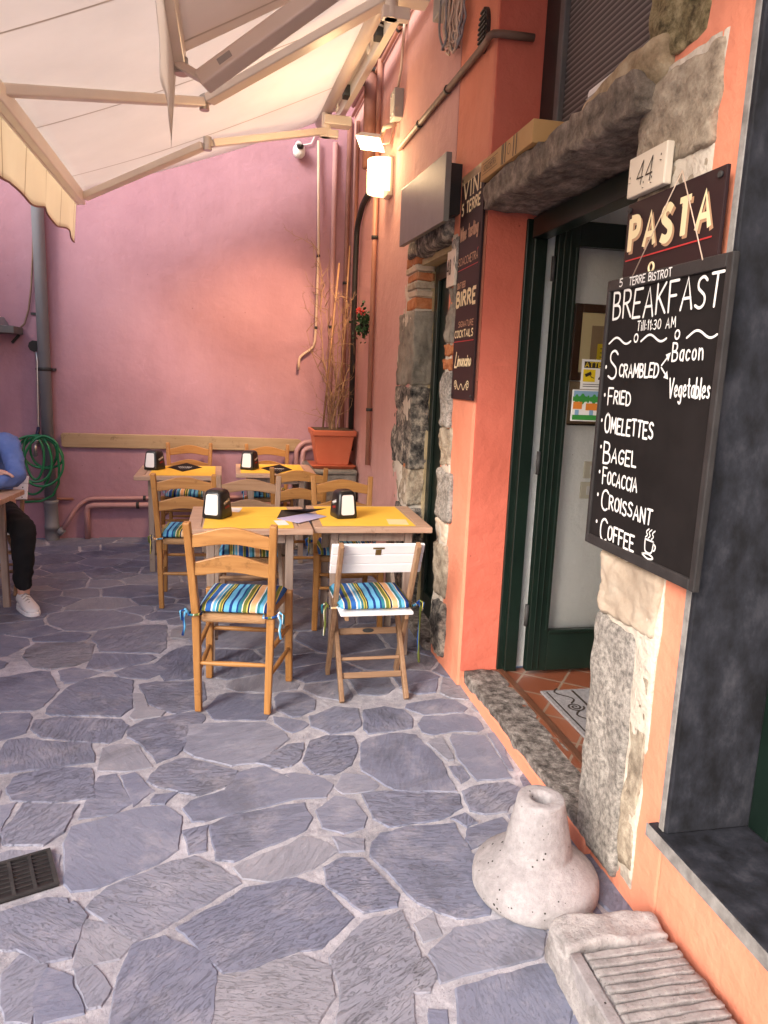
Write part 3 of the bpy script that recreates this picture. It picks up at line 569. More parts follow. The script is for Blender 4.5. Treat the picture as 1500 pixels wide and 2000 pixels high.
    for q in polys:
        i0 = max(range(len(q)), key=lambda i: (q[i][0]-q[0][0])**2+(q[i][1]-q[0][1])**2); cx = sum(a for a, b in q)/len(q); cy = sum(b for a, b in q)/len(q)
        i1 = max(range(len(q)), key=lambda i: (q[i][0]-cx)**2+(q[i][1]-cy)**2); q = q[i1:]+q[:i1]
        i0 = max(range(len(q)), key=lambda i: (q[i][0]-q[0][0])**2+(q[i][1]-q[0][1])**2)
        c = dp(q[:i0+1], .014)[:-1]+dp(q[i0:]+[q[0]], .014)[:-1]
        if len(c) < 3: continue
        d = []
        for k in range(len(c)):
            a, b = c[k], c[(k+1) % len(c)]; # let corners stick out a little, as broken stone does
            L = math.hypot(b[0]-a[0], b[1]-a[1]); m = max(1, int(L/.018))
            for t in range(m): d.append((a[0]+(b[0]-a[0])*t/m+(a[0]-cx)*.0*(t == 0), a[1]+(b[1]-a[1])*t/m))
        ang.append([(x+(x-cx)*.004/max(.03, math.hypot(x-cx, y-cy)), y+(y-cy)*.004/max(.03, math.hypot(x-cx, y-cy))) for x, y in d])
    polys = ang
    verts = []; faces = []; uvs = []; col = []; mi = []
    for pi, q in enumerate(polys):
        dense = q
        cx = sum(p[0] for p in dense)/len(dense); cy = sum(p[1] for p in dense)/len(dense)
        ring0 = []; ring1 = []
        tz = rnd.uniform(-.0012, .0012); gx, gy = rnd.uniform(-.004, .004), rnd.uniform(-.004, .004)
        for x, y in dense:
            nx = noise.noise(Vector((x*14, y*14, pi)))*.008+noise.noise(Vector((x*55, y*55, pi)))*.004; ny = noise.noise(Vector((x*14, y*14, pi+50)))*.008+noise.noise(Vector((x*55, y*55, pi+50)))*.004
            x += nx; y += ny; ring0.append((x, y, -.006)); L = math.hypot(x-cx, y-cy); k = max(.4, 1-.006/max(L, .012))
            X, Y = cx+(x-cx)*k, cy+(y-cy)*k; ring1.append((X, Y, tz+gx*(X-cx)+gy*(Y-cy)))
        b0 = len(verts); m = len(ring0); verts += ring0+ring1
        an = rnd.gauss(.35, .7); ca, sa = math.cos(an), math.sin(an); ou, ov = rnd.uniform(0, 60), rnd.uniform(0, 60)
        rc = (rnd.random(), rnd.random(), rnd.random(), 1); 
        def UV(v): return ((v[0]*ca+v[1]*sa)*2+ou, (-v[0]*sa+v[1]*ca)*2+ov)
        for k in range(m):
            f = [b0+k, b0+(k+1) % m, b0+m+(k+1) % m, b0+m+k]; faces.append(f); uvs += [UV(verts[i]) for i in f]; col.append(rc); mi.append(0)
        f = [b0+m+k for k in range(m)]; faces.append(f); uvs += [UV(verts[i]) for i in f]; col.append(rc); mi.append(0)
    b0 = len(verts); verts += [(-40, -40, -.0042), (40, -40, -.0042), (40, 40, -.0042), (-40, 40, -.0042)]; faces.append([b0, b0+1, b0+2, b0+3]); uvs += [(0, 0)]*4; col.append((.5, .5, .5, 1)); mi.append(1)
    me = bpy.data.meshes.new('stone_paving'); me.from_pydata(verts, [], faces); me.materials.append(MATS['paving_slate']); me.materials.append(MATS['paving_mortar'])
    ul = me.uv_layers.new(name="UVMap"); ul.data.foreach_set('uv', [c for u in uvs for c in u])
    at = me.attributes.new("slab", 'FLOAT_COLOR', 'FACE'); at.data.foreach_set('color', [c for r in col for c in r])
    me.polygons.foreach_set('material_index', mi); me.update()
    o = bpy.data.objects.new('stone_paving', me); C.objects.link(o); o['kind'] = 'structure'
paving()
# ---- pink end wall
YB = 6.94
t = thing('plaster_wall', 'tall pink-purple plastered wall closing the end of the courtyard', 'wall', (-2, YB, 0))
MB().box(-9, 1.6, YB, YB+.35, -.02, 6.5).build('plaster_face', 'plaster_pink', t, world=True)
MB().box(-3.75, -3.4, .9, YB-.0005, -.02, 3.7).build('shade_wall', 'plaster_pink', t, world=True)  # unseen side wall, added and sized to shade the court's back left
# ---- the right-hand building
bd = thing('bistro_building', 'salmon and orange plastered bistro building with rough stone door surrounds', 'building', (1.3, 3.4, 0))
def seg(name, Y0, Y1, z0, z1, m, th=.25, off=0):
    a, b = wx(Y0)-off, wx(Y1)-off
    return MB().box8([(a, Y0, z0), (a+th, Y0, z0), (b+th, Y1, z0), (b, Y1, z0), (a, Y0, z1), (a+th, Y0, z1), (b+th, Y1, z1), (b, Y1, z1)]).build(name, m, bd, world=True)
TOP = 6.5
D48a, D48b = 3.86, 4.53
seg('salmon_wall', D48b, YB, -.02, TOP, 'plaster_salmon')
seg('salmon_wall_panel', D48a, D48b, 2.28, TOP, 'plaster_salmon')
PX = 1.135
# pillar between the two doors: pale face to the courtyard, coral reveal towards the bistro door
m_ = MB(); a, b = wx(3.368), wx(D48a)
m_.box8([(a, 3.368, -.02), (a+.25, 3.368, -.02), (b+.25, D48a, -.02), (b, D48a, -.02), (a, 3.368, TOP), (a+.25, 3.368, TOP), (b+.25, D48a, TOP), (b, D48a, TOP)], 0)
m_.build('pillar', ['plaster_orange'], bd, bevel=.012, world=True)
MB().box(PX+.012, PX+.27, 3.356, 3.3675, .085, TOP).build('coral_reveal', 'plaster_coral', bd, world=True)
# near part of the front
NX = 1.18
MB().box(NX, NX+.3, 1.627, 2.06, -.02, TOP).build('pier', 'plaster_orange', bd, bevel=.01, world=True)
MB().box(NX, NX+.3, .1, 1.6265, -.02, .305).build('orange_wall', 'plaster_orange', bd, bevel=.006, world=True)
MB().box(NX, NX+.3, -4, .0995, -.02, TOP).build('orange_wall', 'plaster_orange', bd, world=True)
MB().box(NX, NX+.3, .1, 1.6265, 2.75, TOP).build('orange_wall', 'plaster_orange', bd, world=True)
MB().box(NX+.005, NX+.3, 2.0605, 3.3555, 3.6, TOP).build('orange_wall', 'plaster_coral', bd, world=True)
# plinth strip below the doorstep
MB().box(1.152, 1.2, 2.0, 3.36, -.02, .058).build('plinth_strip', 'plaster_orange', bd, bevel=.008, world=True)
MB().rock(1.158, 1.345, 2.03, 3.35, .03, .088, 3, .006, 30, rnd=.16, micro=.8).build('threshold', 'step_stone', bd, world=True)
MB().box(1.34, 1.375, 2.06, 3.352, .06, .094).build('threshold_strip', 'brown_strip', bd, bevel=.003, world=True)
# lintel beam with a broken bright end
lb = MB().rock(1.105, 1.40, 2.02, 3.325, 2.312, 2.428, 11, .012, 34, rnd=.12, micro=.6).build('stone_lintel', 'lintel_stone', bd, world=True)
MB().rock(1.118, 1.3, 1.98, 2.42, 2.37, 2.50, 21, .026, 12, rnd=.4).build('broken_stone', 'lintel_broken', bd, world=True)
# stones of the near pier
qs = [('granite', 1.158, 1.84, 2.085, .03, .83, .010, 2), ('granite_warm', 1.170, 1.755, 1.83, .10, .72, .010, 4), ('stone_cream', 1.158, 1.755, 2.085, .84, 1.045, .012, 5),
      ('stone_cream', 1.166, 1.92, 2.07, 1.05, 1.16, .006, 6), ('stone_cream', 1.168, 1.75, 1.91, 1.055, 1.17, .006, 7), ('stone_cream', 1.166, 1.76, 2.07, 1.17, 1.45, .012, 8), ('stone_grey', 1.166, 1.76, 2.075, 1.46, 1.75, .012, 9),
      ('stone_cream', 1.166, 1.75, 2.07, 1.76, 1.98, .012, 10), ('granite_warm', 1.166, 1.76, 2.08, 1.99, 2.14, .012, 13), ('granite_warm', 1.160, 1.75, 2.10, 2.15, 2.405, .014, 14), ('granite_lichen', 1.166, 1.83, 2.09, 2.45, 2.95, .016, 15), ('granite_lichen', 1.17, 1.80, 2.09, 2.97, 3.5, .016, 16)]
for m, x, y0, y1, z0, z1, amp, sd_ in qs:
    MB().rock(x, 1.36, y0, y1, z0, z1, sd_, amp, 26, rnd=.09, micro=.5).build('quoin_stone', m, bd, world=True)
# lime bedding round those stones
mb = MB(); mb.rock(1.174, 1.3, 1.745, 2.06, .06, 2.42, 31, .012, 22, rnd=.05); mb.build('lime_bedding', 'mortar_lime', bd, world=True)
MB().rock(1.17, 1.25, 1.80, 1.88, .74, .80, 33, .008, 7).build('brick_chip', 'brick', bd, world=True)
# slate window surround and sill
MB().box(NX-.012, 1.45, 1.598, 1.6275, .345, 2.75).build('slate_jamb', ['slate_black'], bd, bevel=.004, world=True)
MB().box(NX-.0145, NX+.004, 1.612, 1.634, .343, 2.752).build('slate_jamb_edge', 'slate_edge', bd, bevel=.002, world=True)
MB().box(NX-.03, 1.5, .1, 1.66, .306, .343).build('slate_sill', 'slate_black', bd, bevel=.004, world=True)
MB().box(NX-.034, NX-.0305, .1, 1.662, .304, .342).build('sill_edge', 'slate_edge', bd, bevel=.001, world=True)
wf_ = MB(); wf_.box(1.42, 1.47, 1.52, 1.5975, .345, 2.74); wf_.box(1.42, 1.47, .12, .2, .345, 2.74); wf_.box(1.42, 1.47, .2005, 1.5195, .345, .44); wf_.box(1.42, 1.47, .2005, 1.5195, 2.65, 2.74)
win = wf_.build('shop_window', 'green_paint', bd, bevel=.006, world=True)
MB().box(1.44, 1.446, .2, 1.52, .44, 2.65).build('pane', 'pane_glass', win, world=True)
# upper window above the lintel
uw = MB(); uw.box(1.425, 1.44, 2.07, 3.355, 2.413, 3.6); uw.box(1.36, 1.4245, 3.17, 3.355, 2.413, 3.6); uw.box(1.36, 1.4245, 2.07, 2.2, 2.413, 3.6)
uwo = uw.build('upper_window', 'dark_paint', bd, bevel=.006, world=True)
uf = MB(); uf.box(1.345, 1.40, 3.12, 3.1695, 2.46, 3.6); uf.box(1.345, 1.40, 2.36, 2.42, 2.46, 3.6); uf.box(1.345, 1.40, 2.4205, 3.1195, 2.46, 2.52); uf.build('frame', 'grey_paint', uwo, bevel=.005, world=True)
MB().box(1.37, 1.38, 2.42, 3.12, 2.52, 3.6).build('louvre_panel', 'louvre_mesh', uwo, world=True)
MB().box(1.36, 1.4245, 2.2005, 2.3595, 2.46, 3.6).build('side_panel', 'dark_paint', uwo, world=True)
MB().box(1.16, 1.42, 2.2, 3.355, 2.385, 2.412).build('window_ledge', 'lintel_stone', bd, world=True)
# bistro doorway: frame, open glazed leaf, room behind
df = MB(); df.box(1.365, 1.43, 3.31, 3.355, .09, 2.30); df.box(1.335, 1.37, 3.335, 3.3555, .09, 2.30); df.box(1.35, 1.43, 2.07, 3.3095, 2.21, 2.30); df.box(1.38, 1.43, 2.062, 2.11, .09, 2.21)
df.build('door_frame', 'green_paint', bd, bevel=.004, world=True)
dl = MB(); YL = 3.245
dl.box(1.455, 1.56, YL, YL+.045, .115, 2.29); dl.box(2.22, 2.34, YL, YL+.045, .115, 2.29); dl.box(1.5605, 2.2195, YL, YL+.045, .115, .325); dl.box(1.5605, 2.2195, YL, YL+.045, 2.18, 2.29)
for dx in (.02, .05): dl.box(1.46+dx, 1.468+dx, YL-.006, YL-.0005, .13, 2.28)
dl.box(1.54, 1.555, YL-.01, YL-.0005, .335, 2.17); dl.box(1.56, 2.22, YL-.01, YL-.0005, .315, .33)
door = dl.build('glazed_door', 'green_paint', bd, bevel=.004, world=True)
MB().box(1.56, 2.22, YL+.02, YL+.025, .325, 2.18).build('pane', 'pane_glass', door, world=True)
hg = MB()
for z in (.35, 1.12, 2.02): hg.tube([(1.445, YL+.02, z), (1.445, YL+.02, z+.11)], .011, 8)
hg.build('hinge', 'iron', door, world=True)
MB().box(1.481, 4.4, -1.0, 2.06, -.02, .0855).build('tiled_floor', 'terracotta_tiles', bd, world=True)
MB().box(1.31, 4.4, 2.0605, 3.356, -.02, .086).build('tiled_floor', 'terracotta_tiles', bd, world=True)
MB().box(1.40, 4.4, 3.375, 3.5, .0865, 2.75).build('white_room_wall', 'plaster_white', bd, world=True)
MB().box(4.3, 4.4, -1.0, 3.3745, .0865, 2.75).build('room_wall', 'plaster_white', bd, world=True)
MB().box(1.49, 4.3, -1.05, -1.0, .0865, 2.75).build('room_wall', 'plaster_white', bd, world=True)
MB().box(1.49, 4.4, -1.05, 3.5, 2.751, 2.85).build('room_ceiling', 'plaster_white', bd, world=True)
# far doorway, number 48
MB().box(1.24, 1.30, D48a, D48b, 0, 2.28).build('dark_green_door', 'green_paint', bd, bevel=.004, world=True)
m_ = MB(); m_.box(1.215, 1.2395, 4.40, 4.475, 0.055, 2.23); m_.box(1.215, 1.2395, D48a+.02, D48a+.10, .055, 2.23); m_.box(1.215, 1.2395, 3.9605, 4.3995, 2.14, 2.23); m_.box(1.215, 1.2395, 3.9605, 4.3995, .055, .2); m_.box(1.222, 1.2395, 4.15, 4.20, .2005, 2.1395)
m_.build('door_stile', 'green_paint', bd, bevel=.004, world=True)
MB().box(1.09, 1.42, D48a, D48b, -.02, .05).build('door_sill', 'step_stone', bd, bevel=.006, world=True)
W = wx(4.7)
left = [('stone_dark', 0, .30, 0.0, -.014, 4.50, 4.90), ('stone_dark', .31, .73, .0, -.010, 4.50, 4.93), ('granite_warm', .74, .98, 0.0, -.006, 4.505, 4.95), ('stone_dark', .99, 1.50, 0, -.012, 4.49, 4.97), ('stone_grey', 1.51, 1.97, 0, -.012, 4.49, 4.93)]
for i, (m, z0, z1, _, off, y0, y1) in enumerate(left):
    MB().rock(W+off, W+.115, y0, y1, z0, z1, 40+i, .013, 22, rnd=.08, micro=.5).build('quoin_stone', m, bd, world=True)
for i, (z0, z1, mm, yy) in enumerate([(1.975, 2.05, 'brick', 4.74), (2.055, 2.09, 'stone_cream', 4.70), (2.10, 2.14, 'granite_warm', 4.72), (2.145, 2.195, 'brick', 4.75), (2.2, 2.24, 'stone_cream', 4.76), (2.245, 2.31, 'brick', 4.78)]):
    MB().rock(W-.012+.004*(i % 2), W+.11, 4.49, yy, z0, z1, 60+i, .005, 7, rnd=.2).build('quoin_brick', mm, bd, world=True)
MB().rock(W-.004, W+.05, 4.58, 4.68, .955, 1.01, 77, .01, 7).build('brick_chip', 'brick', bd, world=True)
MB().rock(W-.001, W+.11, 4.515, 4.95, .02, 2.30, 71, .014, 24, rnd=.03).build('lime_bedding', 'mortar_lime', bd, world=True)
MB().rock(W+.095, 1.235, 4.495, 4.56, .05, 2.27, 72, .009, 20, rnd=.1).build('yellow_reveal', 'plaster_yellow', bd, world=True)
WR = wx(3.9)
right = [('stone_dark', .05, .36, 3.60), ('granite_warm', .37, .68, 3.62), ('stone_cream', .69, .80, 3.66), ('granite', .81, 1.08, 3.60), ('granite_warm', 1.09, 1.30, 3.66), ('granite', 1.31, 1.60, 3.69), ('brick', 1.61, 1.67, 3.71), ('brick', 1.68, 1.735, 3.71), ('stone_grey', 1.74, 2.04, 3.70), ('granite', 2.05, 2.28, 3.70)]
for i, (m, z0, z1, y0) in enumerate(right):
    MB().rock(WR-.016, WR+.15, y0, 3.845-.03*noise.noise(Vector((i*3.7, 1, 2))), z0, z1, 80+i, .014, 18, rnd=.13, micro=.5).build('quoin_stone', m, bd, world=True)
MB().rock(WR-.003, WR+.14, 3.66, 3.84, .03, 1.12, 95, .02, 16, rnd=.08).build('lime_bedding', 'mortar_lime', bd, world=True)
MB().rock(WR-.003, WR+.14, 3.74, 3.84, 1.1, 2.29, 96, .014, 16, rnd=.08).build('lime_bedding', 'mortar_lime', bd, world=True)
MB().rock(W-.03, W+.3, 3.82, 4.70, 2.27, 2.40, 97, .02, 14, rnd=.2).build('door_lintel', 'stone_dark', bd, world=True)
MB().box8([(1.15, D48a, 2.235), (1.238, D48a, 2.235), (1.238, D48b, 2.235), (1.13, D48b, 2.235), (1.15, D48a, 2.27), (1.238, D48a, 2.27), (1.238, D48b, 2.27), (1.13, D48b, 2.27)]).build('wooden_head', 'plaster_yellow', bd, world=True)
# oval vent grille and wall scars
m_ = MB(); p = onW(950, 60, .0); ring = [(.055*math.cos(a), .095*math.sin(a)) for a in [k*math.pi/14 for k in range(28)]]
m_.prism(ring, p+Vector((-.018, 0, 0)), (0, 1, 0), (0, 0, 1), (.02, 0, 0)); 
for k in range(-4, 5): hw = .05*math.sqrt(max(0, 1-(k*.02/.095)**2)); m_.box(p.x-.026, p.x-.0185, p.y-hw, p.y+hw, p.z+k*.02-.006, p.z+k*.02+.002)
m_.build('vent_grille', 'cable_black', bd, world=True)
# ================================================================== THINGS ON THE WALLS
def arc(c, r, a0, a1, n, ax, ay): c = Vector(c); ax = Vector(ax); ay = Vector(ay); return [c+ax*r*math.cos(a0+(a1-a0)*i/n)+ay*r*math.sin(a0+(a1-a0)*i/n) for i in range(n+1)]
RT = (0, -1, 0); UPV = (0, 0, 1)
# ---- awning over the tables
def rollX(Y): return .717+(6.6-Y)*.047
def rollZ(Y): return 3.64
def frX(Y): return -1.15+(6.3-Y)*.045
def frZ(Y): return 2.83-(6.3-Y)*.033
aw = thing('awning', 'large cream folding-arm awning stretched over the tables', 'awning', (.8, 4.6, 3.64))
def cloth(name, rx_, rz_, fx_, fz_, Y0r, Y1r, Y0f, Y1f, sag, m, par):
    mb = MB(); nu, nv = 24, 20; vs = []
    for i in range(nu+1):
        for j in range(nv+1):
            s = i/nu; u = j/nv; Y = (Y0r+(Y1r-Y0r)*u)*(1-s)+(Y0f+(Y1f-Y0f)*u)*s
            a = Vector((rx_(Y), Y, rz_(Y))); b = Vector((fx_(Y), Y, fz_(Y))); p = a.lerp(b, s); p.y = Y
            p.z -= sag*4*s*(1-s)+.006*math.sin(u*21+s*3)*s*(1-s)*4; vs.append(p)
    mb.add(vs, [(i*(nv+1)+j, i*(nv+1)+j+1, (i+1)*(nv+1)+j+1, (i+1)*(nv+1)+j) for i in range(nu) for j in range(nv)], 0, True)
    o = mb.build(name, m, par, world=True); s_ = o.modifiers.new('thickness', 'SOLIDIFY'); s_.thickness = .0015; return o
cloth('cloth', rollX, lambda Y: 3.66, frX, lambda Y: frZ(Y)+.05, 2.5, 6.6, 2.5, 6.33, .035, 'awning_cloth', aw)
MB().tube([(rollX(Y)+.01, Y, 3.66) for Y in (2.4, 6.64)], .05, 14).build('roller_tube', 'awning_tube', aw, world=True)
MB().bar((rollX(2.4)+.17, 2.4, 3.73), (rollX(6.68)+.17, 6.68, 3.73), .09, .05, ref=(0, 0, 1)).build('wall_bar', 'awning_metal', aw, bevel=.006, world=True)
MB().bar((rollX(2.4)+.10, 2.4, 3.775), (rollX(6.68)+.10, 6.68, 3.775), .012, .24, ref=(0, 0, 1)).build('cover_plate', 'awning_tube', aw, world=True)
fb = MB(); fb.bar((frX(2.5), 2.5, frZ(2.5)), (frX(6.34), 6.34, frZ(6.34)), .09, .055, ref=(0, 0, 1)); fb.bar((frX(2.5)-.03, 2.5, frZ(2.5)-.04), (frX(6.34)-.03, 6.34, frZ(6.34)-.04), .02, .02, ref=(0, 0, 1)); fb.build('front_bar', 'awning_metal', aw, bevel=.006, world=True)
def valance(name, fx_, fz_, Y0, Y1, drop, par, mtl, wav=.02, scal=.02, dirx=lambda Y: -.02):
    mb = MB(); nu, nv = int((Y1-Y0)/.03), 8; vs = []
    for i in range(nu+1):
        Y = Y0+(Y1-Y0)*i/nu
        for j in range(nv+1):
            s = j/nv; dz = drop*(1+scal*2.2*math.sin(Y*8.2)+scal*math.sin(Y*3.1+1))
            vs.append((fx_(Y)+dirx(Y)*s+wav*s*math.sin(Y*6.5+.6)+wav*.5*s*math.sin(Y*14), Y, fz_(Y)-.03-dz*s))
    mb.add(vs, [(i*(nv+1)+j, i*(nv+1)+j+1, (i+1)*(nv+1)+j+1, (i+1)*(nv+1)+j) for i in range(nu) for j in range(nv)], 0, True)
    o = mb.build(name, mtl, par, world=True); s_ = o.modifiers.new('thickness', 'SOLIDIFY'); s_.thickness = .0015
    hm = MB(); hm.tube([Vector(vs[i*(nv+1)+nv]) for i in range(nu+1)], .006, 6); hm.build('hem', 'pipe_brown' if mtl == 'valance_cloth' else 'cable_cream', o, world=True) if mtl == 'valance_cloth' else None
    return o
valance('valance', lambda Y: frX(Y)-.04, frZ, 2.5, 6.34, .27, aw, 'valance_cloth', .012, .03)
def arm(par, sh, el, en, wd=.075, th=.05):
    a = MB(); sh, el, en = Vector(sh), Vector(el), Vector(en); d1 = (el-sh).normalized(); d2 = (en-el).normalized()
    a.bar(sh, el-d1*.035, th, wd, ref=(0, 0, 1)); a.bar(el+d2*.035, en, th, wd, ref=(0, 0, 1)); o = a.build('folding_arm', 'awning_metal', par, bevel=.008, world=True)
    e = MB(); e.tube([el+Vector((0, 0, -.045)), el+Vector((0, 0, .045))], .03, 14); e.bar(el-d1*.05, el+d1*.01, .035, .05, ref=(0, 0, 1)); e.build('elbow_joint', 'steel', o, bevel=.003, world=True)
    return o
arm(aw, (.76, 6.30, 3.50), (-.18, 5.80, 3.17), (-1.12, 6.26, 2.83)); arm(aw, (.83, 4.24, 3.56), (-.17, 4.9, 3.15), (-1.05, 3.9, 2.78), .085)
for Yb in (5.05, 6.1, 3.9):
    bk = MB(); x0 = rollX(Yb)+.13; bk.box(x0, wx(Yb)+.01, Yb-.04, Yb+.04, 3.80, 3.86); bk.box(x0-.03, x0+.05, Yb-.05, Yb+.05, 3.69, 3.80); bk.build('wall_bracket', 'iron', aw, bevel=.006, world=True)
for Yb in (6.28, 4.22):
    sb = MB(); x0 = rollX(Yb); sb.box(x0-.02, x0+.2, Yb-.06, Yb+.06, 3.53, 3.60); sb.tube([(x0, Yb, 3.44), (x0, Yb, 3.62)], .035, 12); sb.box(x0-.05, x0+.10, Yb-.03, Yb+.03, 3.44, 3.50); sb.build('shoulder_joint', 'awning_metal', aw, bevel=.006, world=True)
for Yb in (6.1, 5.0):
    sp_ = MB(); x0 = rollX(Yb)+.08
    for k in range(3): sp_.tube([(x0-.02, Yb+k*.03, 3.60), (x0-.03, Yb+k*.03, 3.70), (x0+.03, Yb+k*.03, 3.755), (x0+.09, Yb+k*.03, 3.74)], .008, 6)
    sp_.build('tilt_bracket', 'plastic_white', aw, world=True)
# ---- second, nearer awning
a2 = thing('awning', 'greyish awning nearer the doorway with a wavy valance seen edge-on', 'awning', (1.0, 2.0, 3.45))
cloth('cloth', lambda Y: 1.0, lambda Y: 3.50, lambda Y: -.20, lambda Y: 2.80, .9, 3.27, .9, 3.30, .02, 'awning_cloth_dark', a2)
MB().tube([(1.0, .8, 3.50), (1.0, 3.3, 3.50)], .05, 14).build('roller_tube', 'awning_tube', a2, world=True)
MB().bar((-.215, .8, 2.77), (-.215, 3.32, 2.77), .09, .06, ref=(0, 0, 1)).build('front_bar', 'awning_metal', a2, bevel=.006, world=True)
valance('valance', lambda Y: -.226+.010*(3.3-Y), lambda Y: 2.775, .8, 3.32, .29, a2, 'awning_cloth', .005, .02, lambda Y: -.024+.037*(3.3-Y))
ar = MB(); ar.bar((-.12, 3.20, 2.665), (.88, 2.86, 3.33), .06, .10, ref=(0, 0, 1)); ar.bar((-.215, 3.22, 2.73), (-.10, 3.19, 2.67), .03, .06, ref=(0, 0, 1)); ao = ar.build('folding_arm', 'awning_metal', a2, bevel=.008, world=True)
MB().tube([(-.2, 3.24, 2.70), (-.2, 3.24, 2.76)], .028, 12).build('end_joint', 'steel', a2, world=True)
kb = MB(); d = Vector((1.0, -.34, .665)).normalized(); fy = Vector((-.12, 3.20, 2.665))+d*.10; n_ = Vector((-.32, -.94, 0)).normalized(); u_ = n_.cross(d); q = [fy+n_*.052+d*a-u_*b for a, b in ((0, -.012), (.06, -.012), (.06, .012), (0, .012))]
kb.add(q, [(0, 1, 2, 3)]); kb.build('maker_label', 'plastic_grey', ao, world=True)
MB().bar((1.0, 2.86, 3.36), (1.19, 2.86, 3.40), .08, .08, ref=(0, 0, 1)).build('wall_bracket', 'cable_grey', a2, bevel=.005, world=True)
# ---- wall pipes and cables on the salmon wall
def pipe(name, label, cat, pts, r_, m, clips=(), group=None, seg=8, sm=2):
    P = [Vector(p) for p in pts]
    for _ in range(sm):
        if len(P) < 3: break
        q = [P[0]]
        for i in range(1, len(P)-1):
            a, b, c = P[i-1], P[i], P[i+1]; k1 = min(.06, (a-b).length*.4); k2 = min(.06, (c-b).length*.4)
            if (a-b).angle(b-c) < .12: q.append(b); continue
            q += [b+(a-b).normalized()*k1, b+((a-b).normalized()*k1+(c-b).normalized()*k2)*.22, b+(c-b).normalized()*k2]
        P = q+[P[-1]]; break
    o = MB().tube(P, r_, seg).build(name, m, None); tag(o, label, cat, group)
    for c in clips:
        d = MB(); d.tube([Vector(c[0])-Vector(c[1])*.012, Vector(c[0])+Vector(c[1])*.012], r_*1.3, seg); d.build('clip', 'iron', o)
    return o
def W_(Y, z, off=.02): return (wx(Y)-off, Y, z)
pipe('wall_pipe', 'pale conduit running along the top of the salmon wall behind the awning, uppermost of three', 'pipe', [W_(6.9, 3.99), W_(3.4, 3.97)], .022, 'pipe_copper', [(W_(5.6, 3.982), (0, 1, 0)), (W_(4.9, 3.978), (0, 1, 0))], 'conduits under the eaves')
pipe('wall_pipe', 'reddish conduit along the top of the salmon wall, middle of three', 'pipe', [W_(6.9, 3.91), W_(3.4, 3.90)], .016, 'pipe_brown', [(W_(5.3, 3.905), (0, 1, 0))], 'conduits under the eaves')
pipe('wall_pipe', 'thin conduit along the salmon wall, lowest of three beneath the eaves', 'pipe', [W_(6.9, 3.83), W_(5.75, 3.83), W_(3.4, 3.84)], .014, 'pipe_copper', [(W_(5.2, 3.83), (0, 1, 0))], 'conduits under the eaves')
pipe('wall_pipe', 'thick brown pipe dropping from the eaves down beside the lit wall lamp', 'pipe', [W_(5.95, 3.86, .05), W_(5.95, 3.15, .05)], .05, 'pipe_brown', [(W_(5.95, 3.84, .05), (0, 0, 1))])
pipe('wall_pipe', 'slim copper-coloured pipe falling from the eaves behind the lamp to the plinth', 'pipe', [W_(5.72, 3.84, .03), W_(5.70, .86, .03)], .020, 'pipe_copper', [(W_(5.71, 2.6, .03), (0, 0, 1)), (W_(5.7, 1.3, .03), (0, 0, 1))])
pipe('wall_pipe', 'short thin brown rod fixed upright on the salmon wall by the red flowers', 'pipe', [W_(5.80, 2.50, .02), W_(5.80, 1.55, .02)], .012, 'pipe_brown')
pipe('wall_pipe', 'dark red-brown pipe in the corner behind the bare shrub', 'pipe', [(1.02, YB-.03, 3.8), (1.02, YB-.03, .6)], .022, 'pipe_brown', [((1.02, YB-.03, 2.4), (0, 0, 1))])
pipe('wall_pipe', 'pink painted pipe on the end wall left of the corner pipe', 'pipe', [(.895, YB-.025, 3.6), (.895, YB-.025, .75)], .024, 'pipe_pink', [((.895, YB-.025, 2.0), (0, 0, 1))])
pipe('wall_pipe', 'thin copper pipe on the salmon wall right at the corner', 'pipe', [W_(6.62, 3.7, .02), W_(6.62, .7, .02)], .016, 'pipe_copper')
pipe('wall_cable', 'black flexible hose bending down the salmon wall into the corner', 'cable', [W_(6.0, 2.98, .03), W_(6.25, 2.95, .03), W_(6.42, 2.80, .04), W_(6.45, 2.4, .04), W_(6.42, .9, .04)], .024, 'cable_black')
pipe('wall_cable', 'cream cable hanging down the end wall and kinking to the left at its end', 'cable', [onY(622, 275, 6.9), onY(622, 500, 6.9), onY(617, 640, 6.9), onY(614, 678, 6.9), onY(592, 692, 6.9), onY(584, 700, 6.9), onY(583, 722, 6.9)], .012, 'cable_cream', [(onY(622, 500, 6.9), (0, 0, 1)), (onY(617, 640, 6.9), (0, 0, 1))])
pipe('wall_cable', 'dark cable with clips sloping across the salmon wall up to the coral pillar', 'cable', [W_(5.05, 3.05, .02), W_(4.3, 3.05, .02), W_(3.42, 3.045, .02), (1.10, 3.335, 3.05), (1.30, 3.33, 3.05)], .017, 'cable_wall', [(W_(4.55, 3.05, .02), (0, 1, 0)), (W_(4.0, 3.05, .02), (0, 1, 0))])
pipe('wall_cable', 'thin cream cable dropping from the eaves into the grey junction box', 'cable', [W_(5.0, 3.98, .03), W_(5.0, 3.75, .03), W_(5.08, 3.55, .02), W_(5.13, 3.42, .03)], .009, 'cable_cream')
